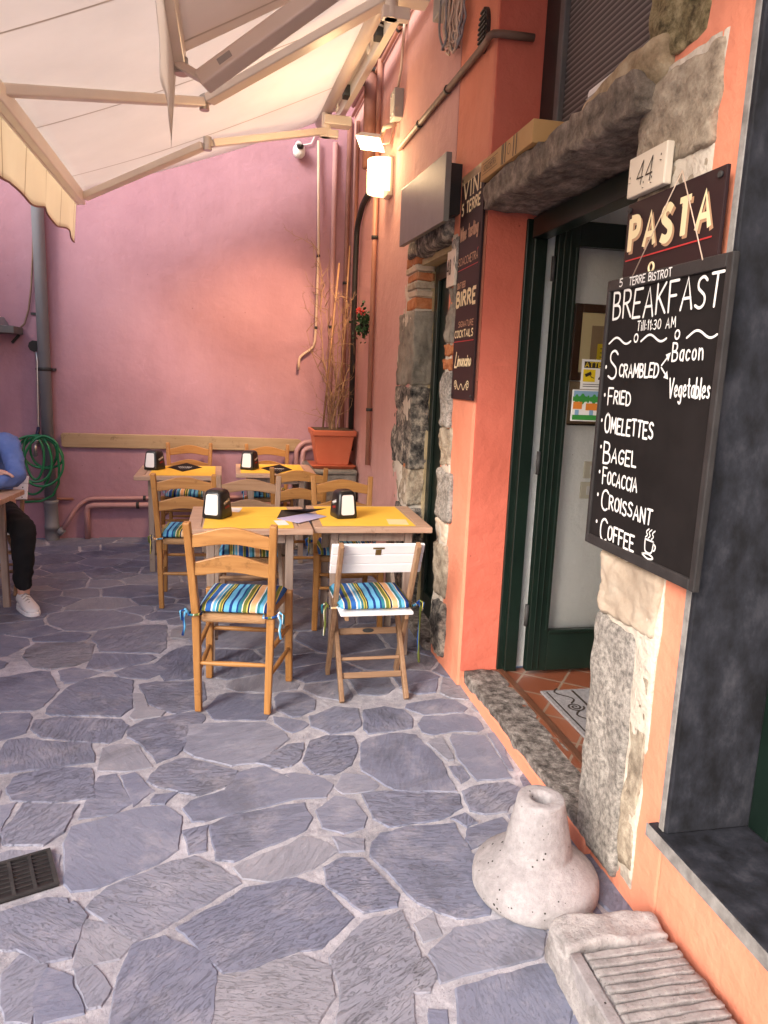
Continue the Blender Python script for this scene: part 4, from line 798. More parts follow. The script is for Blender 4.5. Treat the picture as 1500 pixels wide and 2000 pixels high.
# ---- loops of spare cable under a grey box, at the top of the wall
cb = thing('cable_bundle', 'looped bundle of loose grey cables hanging below a grey box', 'cables', (1.08, 3.95, 3.5))
m_ = MB(); c = onW(890, 0, .03); rnd = random.Random(3)
for k in range(13):
    y0 = c.y+rnd.uniform(-.10, .16); dz = rnd.uniform(.20, .31); x = c.x-rnd.uniform(0, .05); hw = rnd.uniform(.04, .10)
    m_.tube([(x+rnd.uniform(-.01, .01), y0+hw*math.cos(a)-.02, c.z+.04-dz*abs(math.sin(a))**.8) for a in [math.pi*i/14 for i in range(15)]], .006, 6, rnd.choice((0, 0, 1)))
m_.build('cable_loops', ['cable_grey', 'cable_cream'], cb, world=True)
MB().box(c.x-.05, c.x+.03, c.y-.02, c.y+.26, c.z+.0, c.z+.14).build('box', 'plastic_grey', cb, bevel=.006, world=True)
# ---- lamp group
lz = onW(740, 340, .09); ly = 5.35
lm = thing('wall_lamp', 'lit cylindrical wall lamp with a glowing cream shade', 'lamp', (wx(ly)-.10, ly, 2.98))
m_ = MB(); a0 = [(-.105*math.cos(t), -.105*math.sin(t)) for t in [math.pi*(-.62+1.24*k/22) for k in range(23)]]
vs = []; 
for x, y in a0: vs += [(wx(ly)-.065+x, ly+y, 2.83), (wx(ly)-.065+x, ly+y, 3.05)]
m_.add(vs, [(2*k, 2*k+1, 2*k+3, 2*k+2) for k in range(22)], 0, True); n0 = [Vector(v) for v in vs[1::2]]; m_.add(n0, [tuple(range(23))], 0); m_.build('shade', 'lamp_shade', lm, world=True)
MB().box(wx(ly)-.04, wx(ly)+.0, ly-.07, ly+.07, 2.81, 3.07).build('back_plate', 'plastic_cream', lm, bevel=.005, world=True)
fl = thing('floodlight', 'small lit floodlight tilted outwards above the cylindrical lamp', 'floodlight', (wx(ly)-.12, ly, 3.22))
d = Vector((-.42, -.30, -.80)).normalized(); r1 = Vector((.85, -.5, 0)); r1 = (r1-d*r1.dot(d)).normalized(); r2 = d.cross(r1); c = Vector((wx(ly)-.15, ly+.02, 3.165))
m_ = MB(); m_.box8([c+r1*sx*.10+r2*sy*.065-d*.035 for sx, sy in ((-.8, -.8), (.8, -.8), (.8, .8), (-.8, .8))]+[c+r1*sx*.10+r2*sy*.065+d*.012 for sx, sy in ((-1, -1), (1, -1), (1, 1), (-1, 1))]); m_.build('housing', 'plastic_white', fl, bevel=.004, world=True)
MB().add([c+r1*sx*.09+r2*sy*.055+d*.0135 for sx, sy in ((-1, -1), (1, -1), (1, 1), (-1, 1))], [(0, 1, 2, 3)]).build('glowing_face', 'flood_glow', fl, world=True)
m_ = MB(); m_.tube([c-d*.02+r1*.06, (wx(ly)-.08, ly-.10, 3.235), (wx(ly)-.02, ly-.17, 3.24)], .016, 8); m_.tube([(wx(ly)-.03, ly-.17, 3.24), (wx(ly)-.05, ly-.16, 3.12), (wx(ly)-.10, ly-.05, 3.14), c-d*.03], .007, 6); m_.build('bracket', 'cable_cream', fl, world=True)
sl = bpy.data.lights.new('flood_beam', 'SPOT'); sl.energy = 140; sl.color = (1, .62, .36); sl.spot_size = R(68); sl.spot_blend = .95; sl.shadow_soft_size = .14
so = bpy.data.objects.new('flood_beam', sl); C.objects.link(so); so.parent = fl; so.location = c+Vector((-.08, .10, -.06))-Vector(fl.location); so.rotation_euler = Vector((.80, -1.57, 1.75)).to_track_quat('Z', 'Y').to_euler()
pl = bpy.data.lights.new('lamp_bulb', 'POINT'); pl.energy = 14; pl.color = (1, .68, .36); pl.shadow_soft_size = .08
po = bpy.data.objects.new('lamp_bulb', pl); C.objects.link(po); po.parent = lm; po.location = Vector((wx(ly)-.22, ly-.02, 2.99))-Vector(lm.location)
jb = thing('junction_box', 'small grey junction box on the wall above the floodlight', 'junction box', W_(5.13, 3.35))
MB().box(wx(5.13)-.06, wx(5.13)+.005, 5.07, 5.21, 3.25, 3.43).build('body', 'plastic_grey', jb, bevel=.006, world=True)
for y_, z_ in ((5.10, 3.28), (5.18, 3.28), (5.10, 3.40), (5.18, 3.40)): MB().tube([(wx(5.13)-.064, y_, z_), (wx(5.13)-.058, y_, z_)], .008, 8).build('screw', 'steel', jb, world=True)
# ---- CCTV camera
cv = thing('security_camera', 'small white dome security camera on the end wall under the awning', 'camera', (.57, YB, 3.53))
MB().lathe([(.001, -.10), (.03, -.097), (.05, -.075), (.055, -.04), (.05, -.01), (.04, 0)], (.57, YB-.06, 3.53), 20).build('housing', 'plastic_white', cv, world=True)
MB().lathe([(.001, -.012), (.02, -.01), (.03, .004), (.033, .02)], (.575, YB-.115, 3.50), 16).build('lens', 'black_plastic', cv, world=True)
m_ = MB(); m_.tube([(.57, YB, 3.56), (.57, YB-.06, 3.53)], .03, 10); m_.tube([(.60, YB-.02, 3.55), (.68, YB-.02, 3.57), (.72, YB-.02, 3.66)], .006, 6); m_.build('mount', 'plastic_white', cv, world=True)
# ---- slate hood over door 48
sh = thing('slate_hood', 'blank grey slate panel box jutting out above the far door', 'panel', (1.1, 4.1, 2.4))
f0, f1 = Vector((.985, 4.50, 0)), Vector((1.03, 3.70, 0)); b0_, b1_ = Vector((wx(4.5)+.02, 4.50, 0)), Vector((wx(3.74)+.02, 3.74, 0))
MB().box8([f0+Vector((0, 0, 2.335)), f1+Vector((0, 0, 2.335)), f1+Vector((.03, 0, 2.335)), f0+Vector((.03, 0, 2.335)), f0+Vector((0, 0, 2.66)), f1+Vector((0, 0, 2.66)), f1+Vector((.03, 0, 2.66)), f0+Vector((.03, 0, 2.66))]).build('front_slab', 'slate_panel', sh, bevel=.003, world=True)
MB().box8([f0+Vector((.032, -.03, 2.36)), f1+Vector((.032, .03, 2.36)), b1_+Vector((0, 0, 2.39)), b0_+Vector((0, 0, 2.39)), f0+Vector((.032, -.03, 2.62)), f1+Vector((.032, .03, 2.62)), b1_+Vector((0, 0, 2.62)), b0_+Vector((0, 0, 2.62))]).build('casing', 'dark_paint', sh, bevel=.004, world=True)
# ---- signs
vs_ = thing('drinks_sign', 'tall narrow brown sign listing wines, beers and cocktails', 'sign', (1.10, 3.5, 1.45))
SX = 1.116; y0, y1, z0, z1 = 3.345, 3.69, 1.46, 2.54
MB().box(SX, SX+.012, y0, y1, z0, z1).build('panel', 'sign_brown', vs_, bevel=.002, world=True)
MB().box(SX-.0012, SX-.0004, y0, y1, z1-.04, z1).build('gold_band', 'sign_gold', vs_, world=True)
tx = MB(); tx2 = MB(); tx3 = MB(); X = SX-.0022
def line(mb, text, z, cap, ya, yb, **k):
    m_ = MB(); write(m_, text, (X, ya, z), RT, UPV, cap, width=ya-yb, **k); m_.build('lettering', 'sign_cream' if mb is tx else 'sign_tan', vs_, world=True)
line(tx, 'VINI', 2.425, .075, 3.645, 3.385, sw=.2, serif=.08, gap=.3)
line(tx, '5 TERRE', 2.355, .05, 3.66, 3.375, sw=.22, serif=.07, gap=.22)
line(tx2, 'Wine tasting', 2.235, .062, 3.665, 3.385, sw=.19, gap=.2)
line(tx2, 'SCIACCHETRA', 2.115, .036, 3.675, 3.365, sw=.17, serif=.06, gap=.2); ribbon(tx3, [Vector((X, 3.385, 2.157)), Vector((X, 3.374, 2.165))], .006, (-1, 0, 0))
line(tx2, 'DRAFT BEER', 2.005, .027, 3.67, 3.53, sw=.18, gap=.2)
line(tx, 'BIRRE', 1.918, .068, 3.67, 3.365, sw=.26, serif=.07, gap=.26)
line(tx2, 'SIGNATURE', 1.815, .027, 3.615, 3.375, sw=.18, serif=.06, gap=.2)
line(tx, 'COCKTAILS', 1.765, .034, 3.67, 3.375, sw=.21, serif=.07, gap=.2)
line(tx, 'Limoncino', 1.625, .055, 3.645, 3.385, sw=.19, gap=.16, slant=.3, first=1.3)
ribbon(tx3, [Vector((X, 3.675, 2.092)), Vector((X, 3.365, 2.097))], .004, (-1, 0, 0)); ribbon(tx3, [Vector((X, 3.675, 1.745)), Vector((X, 3.365, 1.745))], .004, (-1, 0, 0))
for s in (1, -1):
    P = []
    for k in range(40): a = k/39; rr = .006+.020*a; P.append(Vector((X, 3.517+s*.10+s*rr*math.cos(a*11), 1.533+rr*math.sin(a*11)*.9)))
    ribbon(tx, P, .005, (-1, 0, 0)); ribbon(tx, [Vector((X, 3.517+s*.075*u, 1.522+.014*math.sin(u*6.0*s+1.2))) for u in [k/10 for k in range(11)]], .005, (-1, 0, 0))
tx.build('scroll_ornament', 'sign_cream', vs_, world=True); tx3.build('red_rule', 'sign_red', vs_, world=True)
for y_ in (y0+.02, y1-.02):
    for z_ in (z0+.02, z1-.02): MB().tube([(SX-.005, y_, z_), (SX, y_, z_)], .007, 8).build('screw', 'iron', vs_, world=True)
pn = thing('number_plate', 'small cream tile numbered 48 half hidden behind the drinks sign', 'plate', (1.11, 3.75, 2.1))
MB().box(1.102, 1.118, 3.70, 3.84, 2.03, 2.21).build('tile', 'tile_cream', pn, bevel=.004, world=True)
tx = MB(); write(tx, '48', (1.1005, 3.825, 2.09), RT, UPV, .075, sw=.1, wf=.7); tx.build('digits', 'ink_dark', pn, world=True)
p44 = thing('number_plate', 'cream tile numbered 44 fixed above the pasta sign', 'plate', (1.15, 1.99, 2.1))
MB().box(1.136, 1.16, 1.893, 2.085, 2.095, 2.205).build('tile', 'tile_cream', p44, bevel=.004, world=True)
tx = MB(); X = 1.1345; tx_o = (X, 2.035, 2.12); write(tx, '44', tx_o, RT, UPV, .062, sw=.06, wf=1.05, slant=.12)
for y_, z_ in ((2.07, 2.135), (1.915, 2.16), (1.995, 2.107), (1.955, 2.112)): tx.lathe([(.0, 0), (.004, 0)], (X, y_, z_), 6); write(tx, '.', (X, y_, z_), RT, UPV, .03, sw=.15)
tx.build('digits', 'ink_dark', p44, world=True)
ps = thing('pasta_sign', 'brown PASTA sign with cream slab letters, behind the chalkboard', 'sign', (1.15, 1.95, 1.6))
PXs = 1.1445; MB().box(PXs, PXs+.011, 1.637, 2.082, 1.50, 2.08).build('panel', 'sign_brown', ps, bevel=.002, world=True)
X = PXs-.0022; tx = MB(); tx2 = MB(); tx3 = MB()
write(tx, 'PASTA', (X, 2.052, 1.945), RT, UPV, .088, width=.375, sw=.26, serif=.11, gap=.36, bold=.7)
write(tx2, 'PASTA', (PXs-.0007, 2.052-.008, 1.945-.008), RT, UPV, .088, width=.375, sw=.25, serif=.11, gap=.36, bold=.7)
ribbon(tx3, [Vector((X, 2.065, 1.918)), Vector((X, 1.665, 1.920))], .004, (-1, 0, 0))
tx.build('lettering', 'sign_cream', ps, world=True); tx2.build('letter_shadow', 'sign_tan', ps, world=True); tx3.build('red_rule', 'sign_red', ps, world=True)
for y_, z_ in ((1.655, 2.06), (2.065, 2.06)): MB().tube([(PXs-.006, y_, z_), (PXs, y_, z_)], .008, 8).build('screw', 'iron', ps, world=True)
st = thing('menu_board', 'large hanging breakfast chalkboard lettered in white', 'chalkboard', (1.13, 1.9, 1.05))
BX = 1.127; y0, y1, z0, z1 = 1.548, 2.128, 1.052, 1.868
MB().box(BX+.004, BX+.013, y0+.005, y1-.005, z0+.005, z1-.005).build('slate_face', 'chalkboard', st, world=True)
m_ = MB(); fwid = .022
m_.box(BX-.003, BX+.015, y0, y0+fwid, z0, z1); m_.box(BX-.003, BX+.015, y1-.016, y1, z0, z1); m_.box(BX-.0035, BX+.0155, y0+fwid+.0005, y1-.0165, z0, z0+.03); m_.box(BX-.0035, BX+.0155, y0+fwid+.0005, y1-.0165, z1-.034, z1)
m_.build('frame', 'board_frame', st, bevel=.003, world=True)
tx = MB(); X = BX+.0025
def chalk(text, y, z, cap, wd, **k): write(tx, text, (k.pop('x', X), y, z), RT, UPV, cap, width=wd, **k)
chalk('BREAKFAST', 2.088, 1.749, .078, .51, sw=.095, gap=.2, jit=.05)
chalk('5', 2.05, 1.842, .022, .016, sw=.15, x=BX-.0055); chalk('TERRE BISTROT', 1.995, 1.840, .021, .215, sw=.16, gap=.2, jit=.06, x=BX-.0055)
chalk('Till:11:30 AM', 1.942, 1.7095, .026, .19, sw=.13, gap=.27, jit=.05)
for a, b, s_ in ((2.095, 1.97, 1), (1.915, 1.79, -1), (1.70, 1.58, -1)):
    ribbon(tx, [Vector((X-.0002, a+(b-a)*t, 1.686+.010*math.sin((t-.1)*6.6)*(1 if s_ > 0 else 1))) for t in [k/20 for k in range(21)]], .006, (-1, 0, 0))
for y_, z_ in ((1.942, 1.690), (1.742, 1.690)): ribbon(tx, [Vector((X-.0004, y_+.010*math.cos(a), z_+.011*math.sin(a))) for a in [k*math.pi/8 for k in range(17)]], .005, (-1, 0, 0))
chalk('S', 2.083, 1.572, .088, .05, sw=.075); chalk('CRAMBLED', 2.018, 1.582, .036, .21, sw=.17, gap=.2, jit=.06)
ribbon(tx, [Vector((X, 1.800, 1.612)), Vector((X, 1.772, 1.636))], .005, (-1, 0, 0)); ribbon(tx, [Vector((X, 1.800, 1.606)), Vector((X, 1.772, 1.584))], .005, (-1, 0, 0))
for y_, z_, s_ in ((1.772, 1.636, 1), (1.772, 1.584, -1)): tx.add([(X-.0006, y_-.010, z_+.009*s_), (X-.0006, y_+.012, z_+.004*s_), (X-.0006, y_-.002, z_-.014*s_)], [(0, 1, 2)])
chalk('Bacon', 1.755, 1.624, .046, .13, sw=.12, gap=.24, jit=.05); chalk('Vegetables', 1.752, 1.530, .050, .172, sw=.11, gap=.2, jit=.05, slant=-.05)
for text, z, wd, fs, cap, y_ in (('FRIED', 1.500, .132, 1.35, .037, 2.07), ('OMELETTES', 1.414, .272, 1.35, .044, 2.075), ('BAGEL', 1.326, .19, 1.55, .042, 2.066), ('FOCACCIA', 1.256, .20, 1.3, .039, 2.058), ('CROISSANT', 1.180, .285, 1.6, .041, 2.052), ('COFFEE', 1.086, .20, 1.65, .044, 2.043)):
    chalk(text, y_, z, cap, wd, sw=.16, gap=.22, jit=.06, first=fs)
for z, y_ in ((1.61, 2.10), (1.525, 2.092), (1.447, 2.096), (1.365, 2.086), (1.287, 2.08), (1.215, 2.078), (1.130, 2.07)): tx.add([(X-.0004, y_+.005*math.cos(a), z+.006*math.sin(a)) for a in [k*math.pi/5 for k in range(10)]], [tuple(range(10))])
def dr(P, w_=.005): ribbon(tx, [Vector((X-.0003, a, b)) for a, b in smooth_line(P)], w_, (-1, 0, 0))
cy, cz = 1.768, 1.110
dr([(cy+.022, cz+.026), (cy+.02, cz-.005), (cy+.01, cz-.010), (cy-.01, cz-.010), (cy-.018, cz), (cy-.02, cz+.026)]); dr([(cy+.022, cz+.026), (cy-.02, cz+.026)]); dr([(cy-.02, cz+.02), (cy-.032, cz+.016), (cy-.028, cz+.002), (cy-.016, cz+.002)])
dr([(cy+.032, cz-.018), (cy+.0, cz-.028), (cy-.032, cz-.019), (cy+.0, cz-.011), (cy+.032, cz-.018)])
for k in (-.012, .004, .018): dr([(cy+k+.004, cz+.031), (cy+k-.007, cz+.039), (cy+k+.004, cz+.047), (cy+k-.010, cz+.057)], .0038)
tx.build('chalk_lettering', 'chalk', st, world=True)
m_ = MB(); nail = (1.14, 1.815, 2.108)
m_.tube([(BX-.004, 1.985, z1-.005), nail], .0016, 5); m_.tube([nail, (BX-.004, 1.66, z1-.005)], .0016, 5); m_.build('hanging_string', 'cable_cream', st, world=True)
MB().tube(arc((BX+.004, 1.903, z1+.011), .0125, 0, 2*math.pi, 16, (0, 1, 0), (0, 0, 1)), .003, 6, cap=False).build('ring', 'sign_cream', st, world=True)
# ---- things lying on the lintel
cx_ = thing('cardboard_box', 'flat cardboard wine box lying on the left of the stone lintel', 'box', (1.2, 3.2, 2.48))
m_ = MB(); m_.box(1.09, 1.30, 2.74, 3.33, 2.434, 2.518); m_.build('carton', 'cardboard', cx_, bevel=.003, world=True)
tx = MB(); X = 1.0885; write(tx, 'SCIACCHETRA', (X, 3.285, 2.464), RT, UPV, .026, width=.16, sw=.1)
ribbon(tx, [Vector((X, 3.30, 2.455)), Vector((X, 3.11, 2.455))], .002, (-1, 0, 0)); ribbon(tx, [Vector((X, 3.30, 2.499)), Vector((X, 3.11, 2.499))], .002, (-1, 0, 0))
for y_ in (3.06, 3.045, 3.02, 2.93, 2.90): ribbon(tx, [Vector((X, y_, 2.437)), Vector((X, y_, 2.515))], .009, (-1, 0, 0), capr=False)
ribbon(tx, [Vector((X, 2.98+.016*math.cos(a), 2.478+.02*math.sin(a))) for a in [k*math.pi/8 for k in range(17)]], .003, (-1, 0, 0))
tx.build('printing', 'ink_dark', cx_, world=True)
wb = thing('plastic_case', 'small white plastic case on the lintel under the upper window', 'case', (1.25, 2.36, 2.47))
MB().box(1.17, 1.33, 2.30, 2.48, 2.432, 2.53).build('body', 'plastic_white', wb, bevel=.012, world=True); MB().box(1.1685, 1.3315, 2.2985, 2.4815, 2.50, 2.503).build('seam', 'plastic_grey', wb, world=True)
m_ = MB(); m_.box(1.19, 1.31, 2.32, 2.46, 2.5305, 2.54); m_.build('lid', 'plastic_white', wb, bevel=.004, world=True)
# ---- things seen through the doorway
YW = 3.374
pf = thing('picture_frame', 'dark wooden picture frame with a faded print on the white wall', 'picture', (1.8, YW, 1.6))
m_ = MB(); a, b, z0, z1 = 1.615, 1.98, 1.575, 1.94; m_.box(a, a+.04, YW-.025, YW, z0, z1); m_.box(b-.04, b, YW-.025, YW, z0, z1); m_.box(a+.0405, b-.0405, YW-.025, YW, z0, z0+.04); m_.box(a+.0405, b-.0405, YW-.025, YW, z1-.04, z1); m_.build('frame', 'frame_wood', pf, bevel=.004, world=True)
MB().box(a+.04, b-.04, YW-.012, YW-.006, z0+.04, z1-.04).build('mount', 'cream_paper', pf, world=True)
MB().box(a+.10, b-.10, YW-.0145, YW-.0125, z0+.07, z1-.10).build('print', 'kraft', pf, world=True); MB().box(a+.135, a+.22, YW-.0165, YW-.015, z0+.075, z0+.18).build('yellow_note', 'sign_yellow', pf, world=True)
m_ = MB(); 
for k in range(4): m_.box(a+.15, a+.21-.01*(k % 2), YW-.0175, YW-.0168, z0+.095+.02*k, z0+.099+.02*k)
m_.build('writing', 'ink_dark', pf, world=True)
kb = thing('paper_sheet', 'brown paper sheet pinned below the picture frame', 'paper', (1.75, YW, 1.4)); MB().box(1.625, 1.85, YW-.006, YW-.001, 1.36, 1.57).build('sheet', 'kraft', kb, world=True); MB().box(1.625, 1.85, YW-.008, YW-.0065, 1.355, 1.363).build('edge', 'ink_dark', kb, world=True)
YG = YL+.0185
at_ = thing('warning_notice', 'white and yellow camera warning notice on the door glass', 'notice', (1.75, YG, 1.5))
MB().box(1.628, 1.86, YG-.003, YG, 1.535, 1.675).build('sheet', 'white_paper', at_, world=True)
MB().box(1.640, 1.85, YG-.004, YG-.0032, 1.635, 1.665).build('black_bar', 'ink_dark', at_, world=True); MB().box(1.638, 1.70, YG-.004, YG-.0032, 1.57, 1.628).build('yellow_square', 'sign_yellow', at_, world=True)
tx = MB(); write(tx, 'ATTENZIONE', (1.645, YG-.0052, 1.640), (1, 0, 0), UPV, .021, width=.195, sw=.2); tx.build('lettering', 'sign_yellow', at_, world=True)
m_ = MB(); n_ = (0, -1, 0); q = lambda x, z: Vector((x, YG-.005, z)); ribbon(m_, [q(1.648, 1.598), q(1.678, 1.612)], .015, n_, capr=False); ribbon(m_, [q(1.672, 1.605), q(1.680, 1.592), q(1.694, 1.588)], .004, n_)
for k in range(2): ribbon(m_, [q(1.64, 1.558-.01*k), q(1.84, 1.558-.01*k)], .003, n_)
ribbon(m_, [q(1.72, 1.585), q(1.75, 1.62)], .01, n_); m_.build('pictogram', 'ink_dark', at_, world=True)
vt = thing('painted_tile', 'bright painted tile of orange houses and green trees on the door glass', 'tile', (1.7, YG, 1.4))
MB().box(1.588, 1.80, YG-.012, YG-.0035, 1.382, 1.532).build('tile', 'white_paper', vt, bevel=.003, world=True)
y_ = YG-.0125; m_ = MB(); m_.box(1.594, 1.794, y_-.0005, y_, 1.49, 1.526); m_.build('painted_sky', 'sky_ink', vt, world=True)
m_ = MB(); m_.box(1.594, 1.794, y_-.0006, y_, 1.388, 1.412)
for k, (x, r_) in enumerate(((1.61, .018), (1.64, .022), (1.67, .014), (1.70, .02), (1.735, .024), (1.77, .018))): m_.prism([(r_*math.cos(a)*1.1, r_*math.sin(a)+.006*math.sin(5*a)) for a in [j*math.pi/9 for j in range(18)]], (x, y_-.0008-.0001*k, 1.488), (1, 0, 0), (0, 0, 1), (0, .0007, 0))
m_.build('painted_trees', 'green_ink', vt, world=True)
m_ = MB(); m_.box(1.594, 1.64, y_-.0016, y_-.0009, 1.44, 1.474); m_.box(1.66, 1.72, y_-.0016, y_-.0009, 1.435, 1.468); m_.box(1.735, 1.79, y_-.0016, y_-.0009, 1.44, 1.47); m_.build('painted_houses', 'orange_ink', vt, world=True)
m_ = MB(); m_.box(1.605, 1.625, y_-.0024, y_-.0017, 1.412, 1.436); m_.box(1.68, 1.70, y_-.0024, y_-.0017, 1.412, 1.436); m_.box(1.745, 1.765, y_-.0024, y_-.0017, 1.412, 1.438); m_.build('painted_doors', 'sky_ink', vt, world=True)
for i, (x, z, lab) in enumerate(((1.74, 1.09, 'upper cream light switch plate on the white wall'), (1.73, .985, 'lower cream socket plate on the white wall'))):
    sw_ = thing('switch_plate', lab, 'switch', (x, YW, z)); MB().box(x, x+.12, YW-.012, YW, z, z+.085).build('plate', 'plastic_cream', sw_, bevel=.003, world=True); MB().box(x+.03, x+.055, YW-.016, YW-.0125, z+.02, z+.065).build('rocker', 'plastic_white', sw_, bevel=.002, world=True)
dm = thing('door_mat', 'grey doormat with black scrolls just inside the bistro door', 'mat', (1.8, 2.7, .09))
MB().box(1.45, 1.95, 2.20, 3.05, .0865, .098).build('mat', 'mat_grey', dm, bevel=.003, world=True)
m_ = MB(); zz = .0992; 
for x0_, x1_, y0_, y1_ in ((1.47, 1.478, 2.22, 3.03), (1.60, 1.612, 2.22, 3.03), (1.922, 1.93, 2.22, 3.03)): m_.add([(x0_, y0_, zz), (x1_, y0_, zz), (x1_, y1_, zz), (x0_, y1_, zz)], [(0, 1, 2, 3)])
for cy_ in (2.38, 2.62, 2.86):
    ribbon(m_, [Vector((1.54+(.006+.035*k/30)*math.cos(k*.42), cy_+(.006+.035*k/30)*math.sin(k*.42), zz+.0002)) for k in range(31)], .009, (0, 0, 1))
    ribbon(m_, [Vector((1.54+.03*math.sin(k*.7), cy_+.04+.16*k/9, zz+.0003)) for k in range(10)], .009, (0, 0, 1))
write(m_, 'WELCOME', (1.76, 3.0, zz), (0, -1, 0), (1, 0, 0), .11, width=.78, sw=.16, serif=.08, gap=.3); m_.build('pattern', 'ink_dark', dm, world=True)
# ================================================================== END WALL
dp = thing('downpipe', 'grey plastic drainpipe running down the pink end wall', 'downpipe', (-1.60, YB-.07, 0))
MB().tube([(-1.60, YB-.07, .33), (-1.60, YB-.07, 6.4)], .050, 16).build('pipe', 'pvc_grey', dp, world=True)
m_ = MB(); m_.lathe([(.058, 0), (.060, .02), (.060, .10), (.064, .10), (.064, .13), (.058, .14), (.058, .33), (.063, .335), (.063, .36), (.05, .365)], (-1.60, YB-.07, 0), 20); m_.build('lower_section', 'pvc_grey', dp, world=True)
m_ = MB(); m_.tube([(-1.60, YB-.07, 1.50), (-1.60, YB-.07, 1.53)], .055, 16); m_.box(-1.68, -1.52, YB-.05, YB, 1.505, 1.525); m_.build('clamp', 'iron', dp, world=True)
MB().tube([(-1.545, YB-.09, .06), (-1.50, YB-.09, .10)], .03, 12).build('inlet', 'pvc_grey', dp, world=True)
ta = thing('water_tap', 'wall tap on a thin pipe beside the drainpipe', 'tap', (-1.66, YB-.05, .9))
MB().tube([onY(70, 690, YB), onY(71, 690, 6.86), onY(73, 705, 6.86), onY(74, 760, 6.86), onY(76, 850, 6.86), onY(75, 866, 6.86)], .012, 8).build('feed_pipe', 'steel', ta, world=True)
p = onY(70, 880, 6.84); m_ = MB(); m_.tube([p+Vector((0, .08, .05)), p+Vector((0, 0, .05)), p+Vector((0, -.02, .03)), p+Vector((0, -.02, -.05))], .016, 8); m_.tube([p+Vector((-.03, -.0, .085)), p+Vector((.03, 0, .085))], .008, 6); m_.build('tap_body', 'steel', ta, world=True)
MB().tube([onY(67, 676, YB-.002), onY(67, 676, YB-.006)], .05, 9).build('wall_hole', 'cable_black', ta, world=True)
hs = thing('garden_hose', 'coiled green garden hose hung on the tap by the drainpipe', 'hose', (-1.65, 6.7, .9))
P = []; rnd = random.Random(12); N = 300
for k in range(N):
    t_ = k/N*6.2; a = t_*2*math.pi; rx_ = .135+.045*math.sin(t_*2.3+1)+.02*math.sin(t_*5.1); rz_ = .20+.06*math.sin(t_*1.7+2)
    P.append(Vector((-1.65+.05*math.sin(t_*1.3)+rx_*math.sin(a), 6.68-.05*math.sin(t_*3.3)+.03*math.cos(a*.5), .955-rz_*(1-math.cos(a))+.03*math.sin(t_*2.1)*math.sin(a))))
for q in [(-1.52, 6.66, .86), (-1.46, 6.67, .70), (-1.44, 6.68, .52), (-1.49, 6.68, .38), (-1.60, 6.68, .33), (-1.76, 6.66, .38)]: P.append(Vector(q))
for _ in range(3): P = [P[0]]+[(P[i-1]+P[i]*2+P[i+1])/4 for i in range(1, len(P)-1)]+[P[-1]]
MB().tube(P, .0105, 8).build('coil', 'hose_green', hs, world=True)
MB().tube([P[0]+Vector((0, 0, .0)), P[0]+Vector((-.0, .06, .06))], .014, 8).build('coupling', 'navy', hs, world=True)
pp = pipe('floor_pipe', 'pink painted water pipe along the foot of the end wall, the thicker lower one', 'pipe', [(-1.305, YB-.04, 0), (-1.305, YB-.04, .31), (.62, YB-.04, .325)], .026, 'pipe_pink', [((-.86, YB-.04, .313), (1, 0, 0))])
pp = pipe('floor_pipe', 'thin pink pipe curving down to the drainpipe foot', 'pipe', [(-1.50, YB-.09, .10), (-1.40, YB-.05, .28), (-1.30, YB-.03, .37), (.6, YB-.03, .395)], .018, 'pipe_pink', [((-.8, YB-.03, .378), (1, 0, 0))])
pp = pipe('floor_pipe', 'thin dark red pipe low on the wall left of the drainpipe', 'pipe', [(-3, YB-.02, .36), (-1.66, YB-.02, .365), (-1.42, YB-.02, .365)], .012, 'pipe_brown')
for k, dx in enumerate((0, .06)):
    pipe('corner_pipe', ('left' if k == 0 else 'right')+'-hand pink pipe of the pair bending down behind the plant pot', 'pipe', [(.93, YB-.06-.04*k, .93-.05*k), (.66+dx, YB-.06-.04*k, .93-.05*k), (.585+dx, YB-.06-.04*k, .85), (.585+dx, YB-.06-.04*k, 0)], .024, 'pipe_pink')
rb = thing('rail_board', 'long unpainted wooden board fixed along the end wall behind the chairs', 'board', (-.3, YB, .85))
MB().prism([(-1.50, .005), (-1.485, -.01), (-.2, -.012), (.60, -.012), (.64, .005), (.645, .05), (.63, .095), (.60, .105), (-.3, .115), (-1.49, .118), (-1.505, .1)], (0, YB, .845), (1, 0, 0), (0, 0, 1), (0, -.03, 0)).build('plank', 'rail_wood', rb, bevel=.006, world=True)
bx = thing('wall_box', 'grey box on a dark shelf high on the end wall at the left edge', 'box', (-1.95, YB, 1.85))
MB().box(-2.7, -1.775, YB-.28, YB, 1.80, 1.86).build('shelf', 'grey_paint', bx, bevel=.006, world=True); MB().box8([(-2.7, YB-.27, 1.8605), (-1.88, YB-.27, 1.8605), (-1.88, YB, 1.8605), (-2.7, YB, 1.8605), (-2.7, YB-.22, 1.94), (-1.92, YB-.22, 1.94), (-1.92, YB, 1.94), (-2.7, YB, 1.94)]).build('housing', 'pvc_grey', bx, bevel=.004, world=True)
pipe('wall_cable', 'thin dark cable curving down the end wall to the grey box', 'cable', [onY(65, 380, 6.92), onY(65, 430, 6.92), onY(64, 500, 6.92), onY(61, 560, 6.92), onY(56, 605, 6.92), onY(48, 632, 6.92), onY(38, 642, 6.9)], .008, 'cable_wall', sm=0)
pt = MB(); p = onY(68, 613, YB); pt.box(p.x-.03, p.x+.04, YB-.012, YB, p.z-.01, p.z+.01); tag(pt.build('wall_hook', 'iron', None), 'small rusty hook left in the end wall just left of the drainpipe', 'hook')
pt = MB(); p = onY(32, 663, YB); pt.bar((p.x-.03, YB-.02, p.z-.03), (p.x+.03, YB-.02, p.z+.04), .02, .02)
tag(pt.build('wall_hook', 'iron', None), 'small bent bracket stub under the grey wall box', 'hook')
